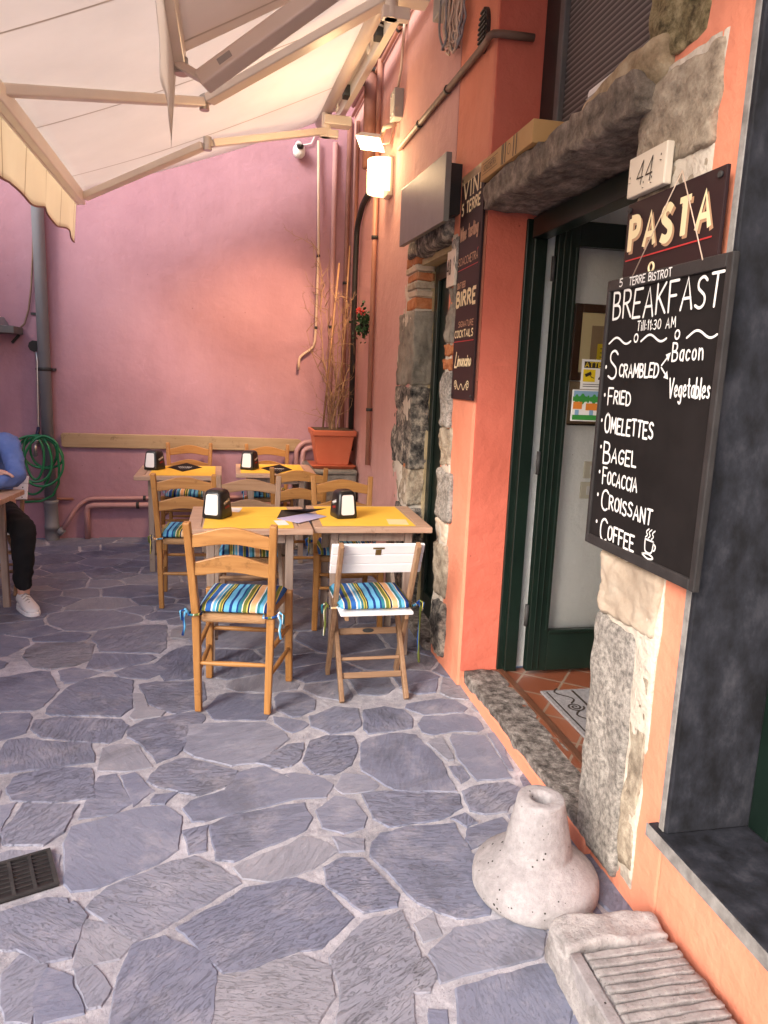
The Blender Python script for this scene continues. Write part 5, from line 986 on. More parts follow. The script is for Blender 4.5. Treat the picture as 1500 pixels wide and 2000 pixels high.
# ---- plinth, pot and shrub in the corner
pb = thing('stone_plinth', 'low grey masonry plinth under the plant pot in the corner', 'plinth', (.88, 6.55, 0))
m_ = MB(); m_.box(.66, 1.055, 6.18, 6.90, 0, .715); m_.box(.64, 1.057, 6.16, 6.905, .7155, .752); m_.build('masonry', 'stone_grey', pb, bevel=.01, world=True)
pot = thing('plant_pot', 'square terracotta planter with a bare twiggy shrub in the corner', 'plant pot', (.86, 6.42, .753))
def sq(mb, half0, half1, z0_, z1_): mb.box8([(-half0, -half0, z0_), (half0, -half0, z0_), (half0, half0, z0_), (-half0, half0, z0_), (-half1, -half1, z1_), (half1, -half1, z1_), (half1, half1, z1_), (-half1, half1, z1_)])
m_ = MB(); sq(m_, .135, .175, .03, .285); sq(m_, .19, .195, .2855, .335)
po_ = m_.build('pot', 'terracotta', pot, bevel=.008)
m_ = MB(); sq(m_, .17, .20, 0, .03); m_.build('saucer', 'terracotta', pot, bevel=.005)
m_ = MB(); sq(m_, .17, .17, .3355, .339); m_.build('soil', 'soil', pot)
rnd = random.Random(21); tw = MB(); st_ = MB()
def twig(p, d, L, r_, depth):
    P = [Vector(p)]; d = Vector(d).normalized(); n = max(3, int(L/.06))
    for k in range(n):
        g0 = .10 if depth == 0 else .34; d = (d+Vector((rnd.gauss(0, g0), rnd.gauss(0, g0), rnd.gauss(.03, g0*.8)))).normalized(); P.append(P[-1]+d*L/n)
        if depth < 3 and rnd.random() < (.66 if depth else .62): dd = (d+Vector((rnd.gauss(0, .5), rnd.gauss(0, .5), rnd.gauss(.2, .5)))).normalized(); twig(P[-1], dd, L*rnd.uniform(.10, .28), r_*.55, depth+1)
    P = [Vector((min(.165, q.x), q.y, q.z)) for q in P]
    tw.tube(P, [max(.0011, r_*(1-.75*k/n)) for k in range(n+1)], 4, cap=False)
for k in range(9): twig((rnd.uniform(-.03, .06), rnd.uniform(-.06, .06), .33), (rnd.uniform(-.04, .10), rnd.uniform(-.06, .06), 1), rnd.uniform(.7, 1.75), .0075, 0)
tw.build('stems', 'twig', pot)
st_.tube([(-.085, .0, .3), (-.03, 0, 1.0), (.03, .02, 1.75)], .0085, 7); st_.tube([(.05, .03, .3), (.09, .03, 1.1), (.12, .03, 1.9)], .007, 7); st_.build('cane', 'cane', pot)
fp = thing('hanging_flowers', 'small hanging basket of red geraniums on the salmon wall', 'flowers', (1.0, 5.85, 1.95))
lf = MB(); pf_ = MB(); rnd = random.Random(4); c = Vector((1.005, 5.86, 1.985))
for k in range(170):
    p = c+Vector((rnd.gauss(0, .032), rnd.gauss(0, .05), rnd.gauss(-.02, .055))); p.x = min(p.x, 1.05); n1 = Vector((rnd.gauss(0, 1), rnd.gauss(0, 1), rnd.gauss(.4, 1))).normalized(); u_ = n1.orthogonal().normalized(); v_ = n1.cross(u_); s = rnd.uniform(.010, .021)
    lf.add([p+u_*s*math.cos(a)+v_*s*math.sin(a)*.8+n1*.2*s*math.cos(2*a) for a in [j*math.pi/3 for j in range(6)]], [tuple(range(6))])
for k in range(40):
    p = c+Vector((rnd.gauss(-.01, .018), rnd.gauss(0, .024), .075+rnd.gauss(0, .016))); p.x = min(p.x, 1.05); n1 = Vector((rnd.gauss(0, 1), rnd.gauss(0, 1), rnd.gauss(.4, 1))).normalized(); u_ = n1.orthogonal().normalized(); v_ = n1.cross(u_); s = rnd.uniform(.006, .012)
    pf_.add([p+u_*s*math.cos(a)+v_*s*math.sin(a) for a in [j*math.pi/3 for j in range(6)]], [tuple(range(6))])
lf.build('leaves', 'leaf', fp, world=True); pf_.build('blossom', 'petal', fp, world=True); MB().lathe([(.03, -.06), (.04, 0), (.043, 0)], c+Vector((.02, 0, -.02)), 12).build('basket', 'cable_black', fp, world=True)
MB().tube([c+Vector((.02, 0, 0)), (wx(5.86)-.002, 5.86, 2.02)], .004, 5).build('wire_hook', 'iron', fp, world=True)
# ================================================================== FURNITURE
def cushion(mb, wr, wf_, y0, y1, z, t=.042, over=0, n=18):
    vs = []; fs = []
    for side in (1, 0):
        for i in range(n+1):
            for j in range(n+1):
                u = -1+2*i/n; v = -1+2*j/n; y = y0+(y1-y0)*(v+1)/2; w_ = wr+(wf_-wr)*(v+1)/2
                e = (abs(u)**5+abs(v)**5); k = 1-.035*(abs(u)*abs(v))**3; x = u*w_*k; edge = max(abs(u), abs(v))
                h = t*(max(0, 1-edge**6))**.5; puff = .010*noise.noise(Vector((x*9, y*9, z*7)))
                vs.append((x, y*1.0 if abs(v) < 1 else y, z+(t*.45+(h*.75+puff*(1-edge**4)) if side else t*.45-h*.42) - over*max(0, abs(u)-.9)*3))
    m = (n+1)*(n+1)
    for s in (0, 1):
        for i in range(n):
            for j in range(n):
                q = [s*m+i*(n+1)+j, s*m+(i+1)*(n+1)+j, s*m+(i+1)*(n+1)+j+1, s*m+i*(n+1)+j+1]; fs.append(q if s == 0 else q[::-1])
    mb.add(vs, fs, 0, True); return mb
def tie(mb, x, y, z, s, L=.10):
    mb.tube([(x-.028, y, z), (x-.026, y-.03, z-.002), (x, y-.036, z), (x+.026, y-.03, z+.003), (x+.028, y, z)], .0055, 6)
    xs = x+s*.03; mb.tube([(xs, y-.01, z), (xs+s*.012, y-.03, z+.01), (xs+s*.022, y-.02, z-.02), (xs+s*.016, y-.025, z-L*.6), (xs+s*.024, y-.03, z-L)], .006, 6)
    mb.tube([(xs, y-.01, z), (xs+s*.016, y-.02, z+.022), (xs+s*.034, y-.026, z+.012), (xs+s*.03, y-.02, z-.03)], .006, 6)
def ladder_chair(label, wv, wh, wd, group):
    t = thing('ladderback_chair', label, 'chair', group=group)
    for s in (-1, 1):
        m_ = MB(); m_.bar((s*.160, -.188, 0), (s*.170, -.178, .46), .036, .036, ref=(1, 0, 0), ends=(.86, 1)); m_.build('leg', wv, t, bevel=.006)
        m_ = MB(); m_.bar((s*.170, -.178, .4605), (s*.19, -.246, .905), .036, .036, ref=(1, 0, 0), ends=(1, .92)); m_.build('back_post', wv, t, bevel=.006)
        m_ = MB(); m_.bar((s*.205, .19, 0), (s*.198, .185, .485), .038, .038, ref=(1, 0, 0), ends=(.9, 1)); m_.build('leg', wv, t, bevel=.007)
    for zc, hw, y, hh in ((.835, .172, -.232, .034), (.705, .166, -.213, .036)):
        up_ = []; lo = []
        for k in range(17):
            u = -1+2*k/16; w_ = .020*math.cos(u*2.6)-.004; up_.append((u*hw, zc+hh+w_)); lo.append((u*hw, zc-hh+w_*.55))
        MB().prism(lo+up_[::-1], (0, y-.009, 0), (1, 0, 0), (0, 0, 1), (0, .018, 0)).build('back_rail', wh, t, bevel=.004)
    for a, b in (((-.162, -.186, .235), (.162, -.186, .235)), ((-.202, .188, .27), (.202, .188, .27)), ((-.202, .188, .355), (.202, .188, .355))):
        m_ = MB(); a = Vector(a); b = Vector(b); m_.tube([a, a.lerp(b, .1), a.lerp(b, .5), a.lerp(b, .9), b], [.008, .010, .0125, .010, .008], 10); m_.build('stretcher', wh, t)
    for s in (-1, 1):
        for z in (.18, .30):
            m_ = MB(); a = Vector((s*.165, -.186, z)); b = Vector((s*.203, .188, z)); m_.tube([a, a.lerp(b, .1), a.lerp(b, .5), a.lerp(b, .9), b], [.008, .010, .0125, .010, .008], 10); m_.build('stretcher', wd, t)
    m_ = MB(); m_.box8([(-.150, -.185, .428), (.150, -.185, .428), (.186, .178, .428), (-.186, .178, .428), (-.150, -.185, .468), (.150, -.185, .468), (.186, .178, .468), (-.186, .178, .468)])
    m_.build('rush_seat', 'rush', t, bevel=.016, bseg=3)
    c = cushion(MB(), .165, .195, -.185, .20, .468).build('cushion', 'stripe_cloth', t)
    for s in (-1, 1): m_ = MB(); tie(m_, s*.168, -.185, .475, s); m_.build('tie', 'stripe_cloth', c)
    return t
cg = 'ladderback chairs around the tables'
ch = ladder_chair('honey wooden ladderback chair nearest the camera at the front left table', 'honey_v', 'honey_h', 'honey_d', cg)
place(ch, True, (.041, 3.387, 0), R(-12.5))
for loc, rz, lab in (((-.285, 4.96, 0), R(-5), 'honey ladderback chair seen from behind at the left back table'), ((-.39, 6.58, 0), R(180), 'honey ladderback chair against the end wall behind the left back table'),
                     ((.315, 6.58, 0), R(181), 'honey ladderback chair against the end wall behind the right back table'), ((.466, 5.345, 0), R(-2), 'honey ladderback chair seen from behind at the right back table, near the planter'),
                     ((.70, 4.45, 0), R(179), 'honey ladderback chair facing the camera behind the front right table')):
    place(ch, False, loc, rz, lab)
cw = ladder_chair('weathered greyish ladderback chair facing the camera behind the front left table', 'weathered_v', 'teak_h', 'weathered_v', cg); cw.location = (.10, 4.43, 0); cw.rotation_euler = (0, 0, R(180))
def folding_chair(label, group):
    t = thing('folding_chair', label, 'chair', group=group)
    for s in (-1, 1):
        MB().bar((s*.186, .17, 0), (s*.184, -.20, .785), .022, .042, ref=(1, 0, 0)).build('back_post', 'teak_v', t, bevel=.004)
        MB().bar((s*.160, -.19, 0), (s*.165, .175, .43), .022, .040, ref=(1, 0, 0)).build('leg', 'teak_v', t, bevel=.004)
    d = Vector((0, -.37, .785)).normalized(); nrm = Vector((0, d.z, -d.y)).normalized(); base = Vector((0, -.185, .755))+nrm*.033
    for k in range(3):
        c = base-d*(.018+.058*k)+Vector((0, 0, 0)); hgt = .056; p = [c+Vector((sx*.224, 0, 0))+nrm*sy*.008+d*sz*hgt/2 for sz in (-1, 1) for sx, sy in ((-1, -1), (1, -1), (1, 1), (-1, 1))]
        sl_ = MB().box8(p).build('back_slat', 'white_paint', t, bevel=.004)
        m_ = MB()
        for sx in (-1, 1):
            for dz in ((-.014, .014) if k != 1 else (0,)): q = c+Vector((sx*.192, 0, 0))+d*dz+nrm*.0078; m_.tube([q, q+nrm*.002], .0045, 8)
        m_.build('screw', 'iron', sl_)
    c = base-d*.02-nrm*.0095; mk = MB(); mk.add([c+Vector((sx*.028, 0, 0))+d*(.012+sz*.005) for sx, sz in ((-1, -1), (1, -1), (1, 1), (-1, 1))], [(0, 1, 2, 3)]); mk.add([c+Vector((sx*.014, 0, 0))+d*(-.012+sz*.017) for sx, sz in ((-1, -1), (1, -1), (1, 1), (-1, 1))], [(0, 1, 2, 3)]); mk.build('brass_plate', 'brass', t)
    m_ = MB()
    for k in range(6): y = -.185+.066*k; m_.box(-.178, .178, y, y+.056, .432, .448)
    m_.build('seat', 'white_paint', t, bevel=.004)
    for s in (-1, 1): MB().box(s*.146-.009, s*.146+.009, -.18, .20, .408, .4315).build('seat_rail', 'teak_v', t, bevel=.003)
    for z, hh in ((.10, .030), (.165, .016), (.275, .034)):
        y = -.19+.365*z/.43; d2 = Vector((0, .365, .43)).normalized(); n2 = Vector((0, -d2.z, d2.y)); cc = Vector((0, y, z)); p = [cc+Vector((sx*.149, 0, 0))+n2*sy*.007+d2*sz*hh/2*1.0 for sz in (-1, 1) for sx, sy in ((-1, 1), (1, 1), (1, -1), (-1, -1))]
        MB().box8(p).build('cross_bar', 'teak_h', t, bevel=.003)
        if z > .27: em = MB(); em.add([cc+n2*.0085+Vector((.03*math.cos(a), 0, 0))+d2*.012*math.sin(a) for a in [k*math.pi/8 for k in range(16)]], [tuple(range(16))]); em.build('oval_emblem', 'iron', t)
    c = cushion(MB(), .180, .19, -.165, .21, .449, .040).build('cushion', 'stripe_cloth', t)
    for s in (-1, 1): m_ = MB(); tie(m_, s*.19, -.05, .445, s, .22+.08*s); m_.build('tie', 'stripe_cloth', c)
    return t
fc = folding_chair('white slatted folding chair with striped cushion at the front right table', 'white folding chairs'); fc.location = (.676, 3.43, 0)
place(fc, False, (-1.632, 5.30, 0), R(180), 'white slatted folding chair under the seated person at the left edge')
def table(label, group):
    t = thing('wooden_table', label, 'table', group=group); a, b = .322, .33
    m_ = MB(); m_.box(-a, a, -b, -b+.07, .728, .76); m_.box(-a, a, b-.07, b, .728, .76); m_.box(-a, -a+.07, -b+.0705, b-.0705, .728, .7598); m_.box(a-.07, a, -b+.0705, b-.0705, .728, .7598)
    m_.build('table_frame', 'table_h', t, bevel=.004)
    m_ = MB()
    for k in range(8): x = -a+.0725+k*.0630; m_.box(x, x+.0585, -b+.0725, b-.0725, .735, .7585)
    m_.build('slatted_top', 'table_d', t, bevel=.003)
    for sx in (-1, 1):
        for sy in (-1, 1): MB().bar((sx*.205, sy*.25, 0), (sx*.205, sy*.25, .727), .042, .032, ref=(1, 0, 0)).build('leg', 'table_leg', t, bevel=.004)
        MB().box(sx*.205-.012, sx*.205+.012, -.232, .232, .66, .7275).build('apron', 'table_leg', t, bevel=.003)
        MB().bar((sx*.178, -.24, .14), (sx*.178, .24, .62), .020, .036, ref=(1, 0, 0)).build('brace', 'table_leg', t, bevel=.003)
    MB().box(-.182, .182, -.268, -.248, .67, .7272).build('apron', 'table_leg', t, bevel=.003); MB().box(-.182, .182, .248, .268, .67, .7272).build('apron', 'table_leg', t, bevel=.003)
    MB().box(-.183, .183, .236, .264, .20, .235).build('stretcher', 'table_leg', t, bevel=.003)
    return t
tb = table('weathered wooden table at the front, left of the joined pair, with the lilac leaflet', 'wooden tables'); tb.location = (.090, 4.035, 0)
for loc, rz, lab in (((.752, 4.068, 0), R(-1.5), 'wooden table at the front, right of the joined pair, by the white folding chair'), ((-.412, 5.965, 0), R(1), 'wooden table at the back left below the rail board'), ((.345, 6.15, 0), R(0), 'wooden table at the back right next to the terracotta planter'), ((-1.655, 4.66, 0), R(-4), 'wooden table the seated person leans on at the left edge')):
    place(tb, False, loc, rz, lab)
# ---- paper, menus and napkin dispensers
def sheet(name, label, cat, pts, m, z, group=None, th=.0012, lift=0):
    P = [Vector((p[0], p[1], z)) for p in pts]; c = sum(P, Vector())/len(P); o = thing(name, label, cat, c, group=group) if False else None
    mb = MB(); q = [p+Vector((0, 0, th)) for p in P]
    if lift: q[-1] = q[-1]+Vector((0, 0, lift)); 
    mb.add([p for p in P]+q, [tuple(range(len(P)-1, -1, -1)), tuple(range(len(P), 2*len(P)))]+[(i, (i+1) % len(P), len(P)+(i+1) % len(P), len(P)+i) for i in range(len(P))])
    o = mb.build(name, m, None); tag(o, label, cat, group); return o
def px(*uv, z=.762): return [onZ(u, v, z) for u, v in uv]
g = 'yellow paper placemats'
def rect(x0, x1, y0, y1, a=0):
    cx, cy = (x0+x1)/2, (y0+y1)/2; return [(cx+(x-cx)*math.cos(a)-(y-cy)*math.sin(a), cy+(x-cx)*math.sin(a)+(y-cy)*math.cos(a)) for x, y in ((x0, y0), (x1, y0), (x1, y1), (x0, y1))]
sheet('placemat', 'yellow paper placemat near the front edge of the front left table', 'placemat', rect(-.150, .315, 3.725, 4.03, R(-.6)), 'yellow_paper', .7612, g)
sheet('placemat', 'yellow paper placemat on the rear half of the front left table', 'placemat', rect(-.145, .315, 4.035, 4.34, R(.4)), 'yellow_paper', .7612, g)
sheet('placemat', 'large yellow paper placemat on the front right table', 'placemat', rect(.475, .985, 3.77, 4.36, R(-1.2)), 'yellow_paper', .7612, g)
sheet('placemat', 'yellow paper placemat on the back left table', 'placemat', rect(-.63, -.14, 5.68, 6.26, R(1)), 'yellow_paper', .7612, g)
sheet('placemat', 'yellow paper placemat on the back right table', 'placemat', rect(.06, .58, 5.86, 6.44, R(0)), 'yellow_paper', .7612, g)
bl = thing('leaflet', 'lilac folded leaflet lying half open across the front tables', 'leaflet', (.37, 3.97, .763))
A = [onZ(u, v, .765) for u, v in ((541, 1013), (583, 1022), (638, 1009), (605, 1002))]
mb = MB(); mb.add(A+[a+Vector((0, 0, .002)) for a in A], [(3, 2, 1, 0), (4, 5, 6, 7), (0, 1, 5, 4), (1, 2, 6, 5), (2, 3, 7, 6), (3, 0, 4, 7)]); mb.build('lower_page', 'lilac_paper', bl, world=True)
B = [A[0], A[3], A[2]+Vector((0, .03, .03)), A[3]+Vector((-.03, .04, .022))]
mb = MB(); B = [A[0]+Vector((0, 0, .003)), A[3]+Vector((0, 0, .003)), A[2]+Vector((-.0, .012, .045)), A[0]+Vector((.03, .10, .03))]; mb.add(B, [(0, 1, 2, 3)]); o = mb.build('raised_cover', 'ink_dark', bl, world=True); s_ = o.modifiers.new('thickness', 'SOLIDIFY'); s_.thickness = .0012
sheet('paper_slip', 'small white paper slip on the front left table by the leaflet', 'paper', rect(.225, .285, 3.80, 3.92, R(8)), 'white_paper', .7628)
sheet('paper_slip', 'small white printed card behind the front left napkin dispenser', 'paper', rect(-.04, .045, 4.17, 4.31, R(-8)), 'white_paper', .7628)
sheet('paper_slip', 'cream paper slip at the corner of the front right placemat', 'paper', rect(.845, .955, 3.80, 3.945, R(-6)), 'cream_paper', .7628)
for pts, lab in ((((327, 912), (357, 921), (395, 913), (365, 904)), 'black diamond-laid menu card on the back left table'), (((510, 914), (541, 925), (571, 917), (546, 907)), 'black diamond-laid menu card on the back right table')):
    P = px(*pts, z=.7645); c = sum(P, Vector())/4; mn = thing('menu_card', lab, 'menu', (c.x, c.y, .763), group='menu cards')
    mb = MB(); mb.add([p+Vector((0, 0, -.0015)) for p in P]+P, [(3, 2, 1, 0), (4, 5, 6, 7), (0, 1, 5, 4), (1, 2, 6, 5), (2, 3, 7, 6), (3, 0, 4, 7)]); mb.build('card', 'chalkboard', mn, world=True)
    tx = MB(); u_ = (P[2]-P[0]); v_ = (P[3]-P[1]); z_ = Vector((0, 0, .0004))
    ribbon(tx, [c+u_*(-.2+.4*k/24)+v_*.05*math.sin(k*1.7)+z_ for k in range(25)], .006, (0, 0, 1)); ribbon(tx, [c+u_*(-.14+.28*k/14)+v_*(-.14+.02*math.sin(k*2.1))+z_ for k in range(15)], .004, (0, 0, 1)); tx.build('chalk_scribble', 'chalk', mn, world=True)
nd = thing('napkin_dispenser', 'black napkin dispenser on the front left table, script mark on its side', 'napkin holder', group='napkin dispensers')
def rr(w_, d_, z_, r_): return [(sx*(w_-r_)+r_*math.cos(a0+k*math.pi/8), sy*(d_-r_)+r_*math.sin(a0+k*math.pi/8), z_) for sx, sy, a0 in ((1, 1, 0), (-1, 1, math.pi/2), (-1, -1, math.pi), (1, -1, 1.5*math.pi)) for k in range(5)]
m_ = MB(); lev = [(.058, .066, 0, .018), (.061, .070, .006, .018), (.060, .069, .03, .018), (.052, .058, .13, .02), (.046, .050, .148, .022), (.034, .036, .156, .02)]; vs = []
for L in lev: vs += rr(*L)
n = 20; fs = [(i*n+k, i*n+(k+1) % n, (i+1)*n+(k+1) % n, (i+1)*n+k) for i in range(len(lev)-1) for k in range(n)]; m_.add(vs, fs+[tuple((len(lev)-1)*n+k for k in range(n))], 0, True); m_.build('body', 'black_plastic', nd)
def face(z): return -(.069-(z-.03)*.11)-.0012
hw = lambda z: .040-(z-.03)*.06
def rr2(w0, z0_, z1_, r_):
    pts = []
    for sx, zc, a0 in ((1, z1_-r_, 0), (-1, z1_-r_, math.pi/2), (-1, z0_+r_, math.pi), (1, z0_+r_, 1.5*math.pi)):
        for k in range(6): a = a0+k*math.pi/10; z_ = zc+r_*math.sin(a); pts.append((sx*(hw(z_)-r_)+r_*math.cos(a), face(z_), z_))
    return pts
MB().add(rr2(.04, .022, .134, .012), [tuple(range(24))]).build('napkins', 'white_paper', nd)
for s in (1, -1):
    lx = lambda z_: s*(.0605-(z_-.03)*.08+.0009); nn = (s, 0, 0); tx = MB()
    ribbon(tx, [Vector((lx(.082+.010*math.sin(k*2.2)), s*(-.03+.06*k/16), .082+.010*math.sin(k*2.2)+.004*k/4)) for k in range(17)], .0045, nn); tx.build('white_mark', 'white_paper', nd)
    tx = MB(); ribbon(tx, [Vector((lx(.056+.008*math.sin(k*2.0)), s*(-.02+.045*k/12), .056+.008*math.sin(k*2.0)+.003*k/4)) for k in range(13)], .004, nn); tx.build('red_mark', 'sign_red', nd)
for i, (x, y, rz, lab) in enumerate(((-.085, 4.03, -27, None), (.618, 4.03, 13, 'black napkin dispenser on the front right table turned to the right'), (-.615, 6.03, -27, 'black napkin dispenser on the back left table'), (.136, 6.10, -24, 'black napkin dispenser on the back right table'))):
    place(nd, i == 0, (x, y, .7627), R(rz), lab)
# ================================================================== THINGS ON THE GROUND
gr = thing('drain_grate', 'rusty iron drain grate set in the paving at the left edge', 'grate', (-.586, 2.275, 0), R(20.5))
MB().box(-.40, .005, -.186, .005, -.002, .0035).build('pit', 'cable_black', gr)
m_ = MB(); m_.box(-.40, .006, -.006, .006, .0036, .009); m_.box(-.40, .006, -.187, -.175, .0036, .009); m_.box(-.006, .006, -.1745, -.0065, .0036, .009)
for k in range(1, 7): m_.box(-.058*k-.005, -.058*k+.005, -.1745, -.0065, .0036, .0085)
m_.build('frame', 'iron', gr)
m_ = MB()
for k in range(1, 8): m_.box(-.40, -.0065, -.021*k-.0025, -.021*k+.0025, .0036, .0062)
m_.build('bars', 'iron', gr)
cn = thing('parasol_base', 'heavy pale concrete parasol base shaped like a wide bell on the paving', 'parasol base', (.927, 1.88, 0)); cn.scale = (.95, .95, 1.0)
prof = [(0, 0), (.192, 0), (.2, .004), (.205, .014), (.206, .034), (.204, .05), (.198, .062), (.186, .073), (.168, .088), (.148, .104), (.130, .1175), (.118, .1255), (.113, .1285), (.1105, .133), (.1085, .145), (.1035, .17), (.0965, .205), (.0885, .24), (.081, .272), (.0765, .294), (.0745, .302), (.070, .3055), (.05, .306), (.038, .305), (.033, .300), (.031, .28), (.030, .18), (0, .18)]
P2 = [];
for a, b in zip(prof, prof[1:]): P2 += [a, ((a[0]+b[0])/2, (a[1]+b[1])/2)]
P2.append(prof[-1]); m_ = MB().lathe(P2, seg=96)
for v in m_.v:
    k = .0016*noise.noise(v*8)+.0012*noise.noise(v*34)+.0013*noise.noise(v*90); r_ = max(1e-6, math.hypot(v.x, v.y)); s = 1+k/max(r_, .03); v.x *= s; v.y *= s; v.z += .0022*noise.noise(v*14+Vector((5, 0, 0)))*(1 if v.z > .01 else 0)
m_.build('body', 'concrete', cn)
sp = thing('stone_step', 'worn stone step with grooved tread below the shop window', 'step', (1.0, 1.3, 0))
m_ = MB(); m_.rock(.838, 1.147, .35, 1.60, -.02, .099, 120, .008, 40, rnd=.10, micro=.7); m_.rock(.842, 1.145, 1.495, 1.60, .05, .122, 121, .008, 24, rnd=.2, micro=.8); m_.build('block', 'concrete_rough' if 'concrete_rough' in MATS else 'step_block', sp, world=True) if 'step_block' in MATS else m_.build('block', 'paving_mortar', sp, world=True)
m_ = MB()
for k in range(42): y = 1.480-.0265*k; m_.rock(.885, 1.142, y-.0195, y, .080, .116, 130+k*.1, .0016, 15, rnd=.16, micro=2.2)
m_.build('grooved_tread', 'step_block', sp, world=True)
m_ = MB(); m_.rock(.847, .880, .36, 1.49, .05, .1165, 160, .0022, 26, rnd=.12); m_.build('rim', 'concrete', sp, world=True)
pe = MB().rock(.995, 1.05, 1.66, 1.715, .0, .045, 170, .012, 7, rnd=.5).build('loose_stone', 'granite', None); tag(pe, 'small dark stone wedged between the parasol base and the step', 'stone')
# ================================================================== PERSON
def skinned(name, chains, m, parent=None, sub=2, root=0):
    vs = []; es = []; rad = []; idx = {}
    for ch_ in chains:
        prev = None
        for key, p, r_ in ch_:
            if key in idx and key is not None: i = idx[key]
            else: i = len(vs); vs.append(p); rad.append(r_); idx[key] = i
            if prev is not None and prev != i: es.append((prev, i))
            prev = i
    me = bpy.data.meshes.new(name); me.from_pydata(vs, es, []); me.materials.append(MATS[m]); o = bpy.data.objects.new(name, me); C.objects.link(o)
    sk = o.modifiers.new('skin', 'SKIN'); sk.use_smooth_shade = True; ss = o.modifiers.new('subsurf', 'SUBSURF'); ss.levels = sub; ss.render_levels = sub
    for i, d in enumerate(me.skin_vertices[0].data): d.radius = (rad[i], rad[i]) if not isinstance(rad[i], tuple) else rad[i]; d.use_root = (i == root)
    if parent is not None: o.parent = parent
    return o
def V3(*a): return tuple(a)
sk_ = lambda k, x, y, z, r_: (k, (x, y, z), r_)
pelvis = sk_('pelvis', -1.63, 5.34, .54, (.14, .11)); spine = sk_('spine', -1.63, 5.34, .74, (.13, .10)); chest = sk_('chest', -1.63, 5.28, .95, (.15, .11)); neck = sk_('neck', -1.63, 5.24, 1.12, .055)
LS = sk_('ls', -1.45, 5.17, 1.05, .062); LE = sk_('le', -1.352, 4.985, .835, .050); LW = sk_('lw', -1.52, 4.80, .80, .034)
RS = sk_('rs', -1.81, 5.17, 1.05, .062); RE = sk_('re', -1.85, 4.98, .83, .048); RW = sk_('rw', -1.56, 4.90, .845, .034)
LH = sk_('lh', -1.53, 5.30, .53, .09); LK = sk_('lk', -1.305, 4.87, .52, .068); LA = sk_('la', -1.325, 4.88, .10, .040)
RH = sk_('rh', -1.73, 5.30, .53, .09); RK = sk_('rk', -1.79, 4.86, .52, .066); RA = sk_('ra', -1.80, 4.98, .10, .040)
head = [neck, sk_('nk2', -1.63, 5.21, 1.20, .052), sk_('jaw', -1.63, 5.165, 1.275, (.062, .072)), sk_('skull', -1.63, 5.185, 1.36, (.078, .095)), sk_('crown', -1.63, 5.20, 1.425, (.058, .07))]
hand = [RW, sk_('rp', -1.48, 4.905, .862, (.022, .036)), sk_('rp2', -1.435, 4.91, .872, (.019, .034))]
fingers = [[hand[2], sk_('f%da' % k, -1.405, 4.878+.019*k, .880-.002*k, .0095), sk_('f%db' % k, -1.375+.004*(k == 0), 4.872+.02*k, .872-.004*k, .0085), sk_('f%dc' % k, -1.352+.006*(k in (0, 3)), 4.87+.02*k, .852-.004*k, .0075)] for k in range(4)]
thumb = [hand[1], sk_('t1', -1.465, 4.865, .872, .0105), sk_('t2', -1.435, 4.848, .866, .0085)]
lhand = [LW, sk_('lp', -1.57, 4.79, .795, (.020, .036)), sk_('lp2', -1.61, 4.795, .79, (.017, .034))]
lf_ = [[lhand[2]]+[sk_('g%d%d' % (k, j), -1.64-.025*j, 4.77+.019*k, .787-.004*j*j, .0088-.0006*j) for j in range(3)] for k in range(4)]
lth = [lhand[1], sk_('lt1', -1.585, 4.835, .80, .010), sk_('lt2', -1.61, 4.85, .797, .0085)]
foot = lambda k, A, x, y: [A, sk_(k+'h', A[1][0], A[1][1], .05, .030), sk_(k+'t', A[1][0]*.5+x*.5, A[1][1]*.5+y*.5, .035, (.024, .014))]
person = skinned('person', [[pelvis, spine, chest]+head, [chest, LS, LE, LW]+lhand[1:], [chest, RS, RE, RW]+hand[1:], thumb, lth]+fingers+lf_+[[pelvis, LH, LK, LA]+foot('lf', LA, -1.27, 4.70)[1:], [pelvis, RH, RK, RA]+foot('rf', RA, -1.82, 4.80)[1:]], 'skin')
tag(person, 'person in blue sweater and black trousers seated with folded arms at the left edge', 'person')
g_ = lambda n, f, a=0: (n[0], n[1], tuple(x*f+a for x in n[2]) if isinstance(n[2], tuple) else n[2]*f+a)
sw = skinned('sweater', [[g_(pelvis, 1.08, .006), g_(spine, 1.1, .012), g_(chest, 1.06, .012), sk_('nk', -1.63, 5.245, 1.11, .075)], [g_(chest, 1.06, .012), g_(LS, 1.08, .012), sk_('lm', -1.40, 5.08, .94, .066), g_(LE, 1.12, .010), sk_('lfm', -1.44, 4.885, .815, .052), g_(LW, 1.1, .008)], [g_(chest, 1.06, .012), g_(RS, 1.08, .012), sk_('rm', -1.835, 5.08, .94, .064), g_(RE, 1.12, .010), sk_('rfm', -1.70, 4.94, .838, .05), g_(RW, 1.1, .008)]], 'blue_knit', person)
skinned('trousers', [[sk_('w', -1.63, 5.34, .66, (.142, .115)), g_(pelvis, 1.08, .012)], [g_(pelvis, 1.08, .012), g_(LH, 1.0, .012), sk_('lt', -1.42, 5.08, .535, .088), g_(LK, 1.06, .012), sk_('lsh', -1.31, 4.875, .38, .076), sk_('lsh2', -1.325, 4.88, .24, .066), sk_('lcu', -1.328, 4.882, .115, .052)], [g_(pelvis, 1.08, .012), g_(RH, 1.0, .012), sk_('rt', -1.76, 5.08, .535, .086), g_(RK, 1.06, .012), sk_('rsh', -1.795, 4.90, .38, .074), sk_('rcu', -1.80, 4.97, .135, .054)]], 'black_cloth', person)
